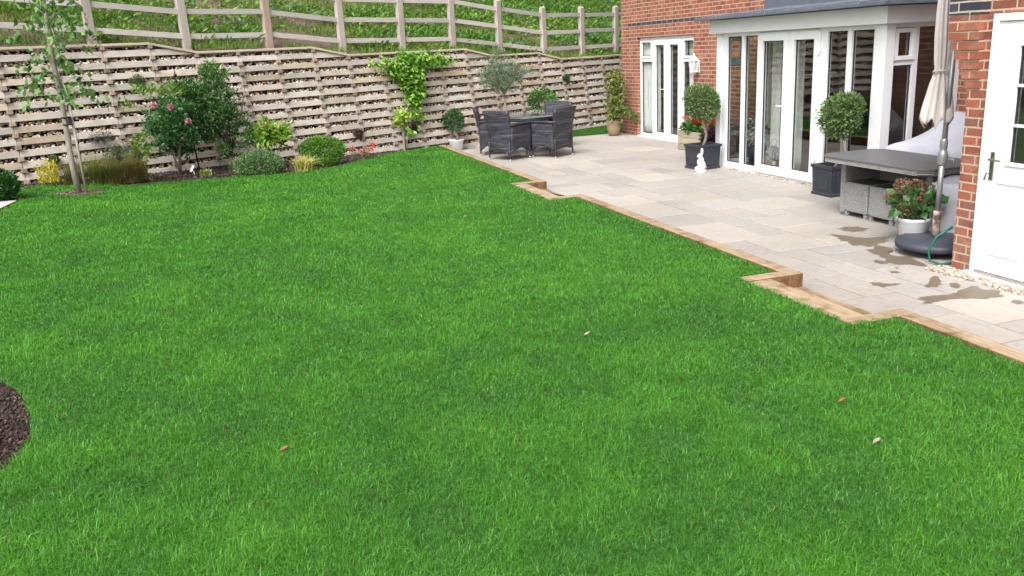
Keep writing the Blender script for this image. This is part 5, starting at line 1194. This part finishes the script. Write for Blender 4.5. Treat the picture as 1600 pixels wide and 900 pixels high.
# young tree at the left
def young_tree():
    x, y = -1.967, 12.40; z = float(lawn_z(x)) - .02; r = empty('young_tree', (x, y, z), 'slim young tree with drooping leafy twigs in the lawn at the left', 'tree'); m = MB()
    sp = [(x, y, z), (x - .015, y, z + .5), (x + .0, y, z + 1.2), (x - .01, y, z + 1.9), (x + .03, y, z + 2.7), (x + .02, y, z + 3.6)]
    m.tube(sp, [.044, .036, .031, .026, .018, .008], 12)
    tips = []
    rnd = random.Random(5)
    for k in range(46):
        h = 1.15 + 2.3 * k / 45; t = k * 2.4 + rnd.uniform(-.4, .4); ln = rnd.uniform(.28, .62) * (1.15 - .15 * h / 2); b = np.array([x + .01, y, z + h])
        e1 = b + np.array([math.cos(t) * ln * .55, math.sin(t) * ln * .55, ln * .32]); e2 = b + np.array([math.cos(t) * ln, math.sin(t) * ln, ln * .12 - .05]); m.tube([b, e1, e2], [.008, .005, .002], 5); tips.append((b, e1, e2))
    m.build('trunk', M['bark'], r); lv = Leaves(); C = [(.09, .21, .05), (.06, .16, .04), (.13, .26, .07), (.17, .28, .09)]
    for b, e1, e2 in tips:
        n = RNG.integers(15, 27); q = RNG.random(n)[:, None]; p = np.where(q < .4, b + (e1 - b) * (.35 + q * 1.6), e1 + (e2 - e1) * (q - .4) / .6) + RNG.normal(0, .035, (n, 3)) + np.array([0, 0, -.02])
        d = RNG.normal(0, .55, (n, 3)) + np.array([0, 0, -.75]); lv.put(p, d, RNG.uniform(.06, .11, n), RNG.uniform(.045, .07, n), tints(n, C, .2), .12, -.1)
    lv.build('crown', M['leaf'], r); m = MB()
    for hz in (.93, 1.02): m.tube([(x + .045 * math.cos(t) + .015, y + .05 * math.sin(t), z + hz) for t in np.linspace(0, 6.28, 16)], .011, 6)
    m.bx(x + .04, x + .075, y - .02, y + .02, z + .92, z + 1.03); m.build('tree_tie', M['strap'], r)
    st = MB(); st.tube([(x + .085, y + .03, z - .05), (x + .075, y + .03, z + 1.35)], .017, 10); tag(st.build('tree_stake', M['post']), 'thin round wooden stake tied to the young tree', 'stake')
young_tree()

# fallen leaves
for i, (x, y, lab) in enumerate([(1.95, 4.62, 'curled tan fallen leaf on the middle of the lawn'), (2.72, 3.22, 'tan fallen leaf on the lawn towards the lower right'), (2.55, 2.78, 'brown fallen leaf on the lawn in the lower right corner'), (.05, 3.55, 'small tan fallen leaf on the lawn at the lower left'), (2.35, 8.9, 'pale fallen leaf far out on the lawn')]):
    g = [[(x + .019 * u, y + .011 * v * math.cos(u * 1.4), float(lawn_z(x)) + .028 + .012 * v * v + .006 * u) for v in (-1, -.5, 0, .5, 1)] for u in np.linspace(-1, 1, 7)]
    m = MB(); m.panel(g, .001, (.9, .9, .9)); o = m.build('fallen_leaf', M['wicker'] if i % 2 else M['trough']); tag(o, lab, 'leaf', 'fallen leaves on the lawn')

# ================================================================== CAMERA / LIGHT
yaw, pitch, roll = .30912, .27494, -.0525
d = np.array([math.sin(yaw) * math.cos(pitch), math.cos(yaw) * math.cos(pitch), -math.sin(pitch)]); rr_ = np.array([math.cos(yaw), -math.sin(yaw), 0.]); uu = np.cross(rr_, d)
r2 = rr_ * math.cos(roll) + uu * math.sin(roll); u2 = -rr_ * math.sin(roll) + uu * math.cos(roll)
cam = bpy.data.objects.new('camera', bpy.data.cameras.new('camera')); COL.objects.link(cam); SC.camera = cam
Mx = Matrix(((r2[0], u2[0], -d[0], 0), (r2[1], u2[1], -d[1], 0), (r2[2], u2[2], -d[2], 2.0), (0, 0, 0, 1))); cam.matrix_world = Mx
cam.data.sensor_width = 36; cam.data.lens = 1326.3 / 1600 * 36; cam.data.clip_end = 1200; cam.data.clip_start = .05

EL, AZ = R(50), R(-140)       # sun direction: high, from the camera's left
wld = bpy.data.worlds.new('World'); SC.world = wld; wld.use_nodes = True; nt = wld.node_tree; bg = nt.nodes['Background']
sky = nt.nodes.new('ShaderNodeTexSky'); sky.sky_type = 'NISHITA'; sky.sun_disc = False; sky.sun_elevation = EL; sky.sun_rotation = AZ; sky.dust_density = 6.; sky.air_density = .8; sky.ozone_density = .6
hs = nt.nodes.new('ShaderNodeHueSaturation'); hs.inputs['Saturation'].default_value = .22; nt.links.new(sky.outputs[0], hs.inputs['Color']); nt.links.new(hs.outputs[0], bg.inputs[0]); bg.inputs[1].default_value = .15
sd = bpy.data.lights.new('sun', 'SUN'); sd.energy = 1.2; sd.angle = R(24); sd.color = (1, .985, .96); so = bpy.data.objects.new('sun', sd); COL.objects.link(so)
dirv = Vector((math.sin(AZ) * math.cos(EL), math.cos(AZ) * math.cos(EL), math.sin(EL)))
so.rotation_euler = dirv.to_track_quat('Z', 'Y').to_euler()
SC.view_settings.view_transform = 'Standard'; SC.view_settings.look = 'None'; SC.view_settings.exposure = 1.0; SC.view_settings.gamma = 1
SC.view_settings.use_curve_mapping = False
SC.cycles.max_bounces = 8; SC.cycles.transparent_max_bounces = 16; SC.cycles.use_denoising = True
SC.cycles.sample_clamp_indirect = 6
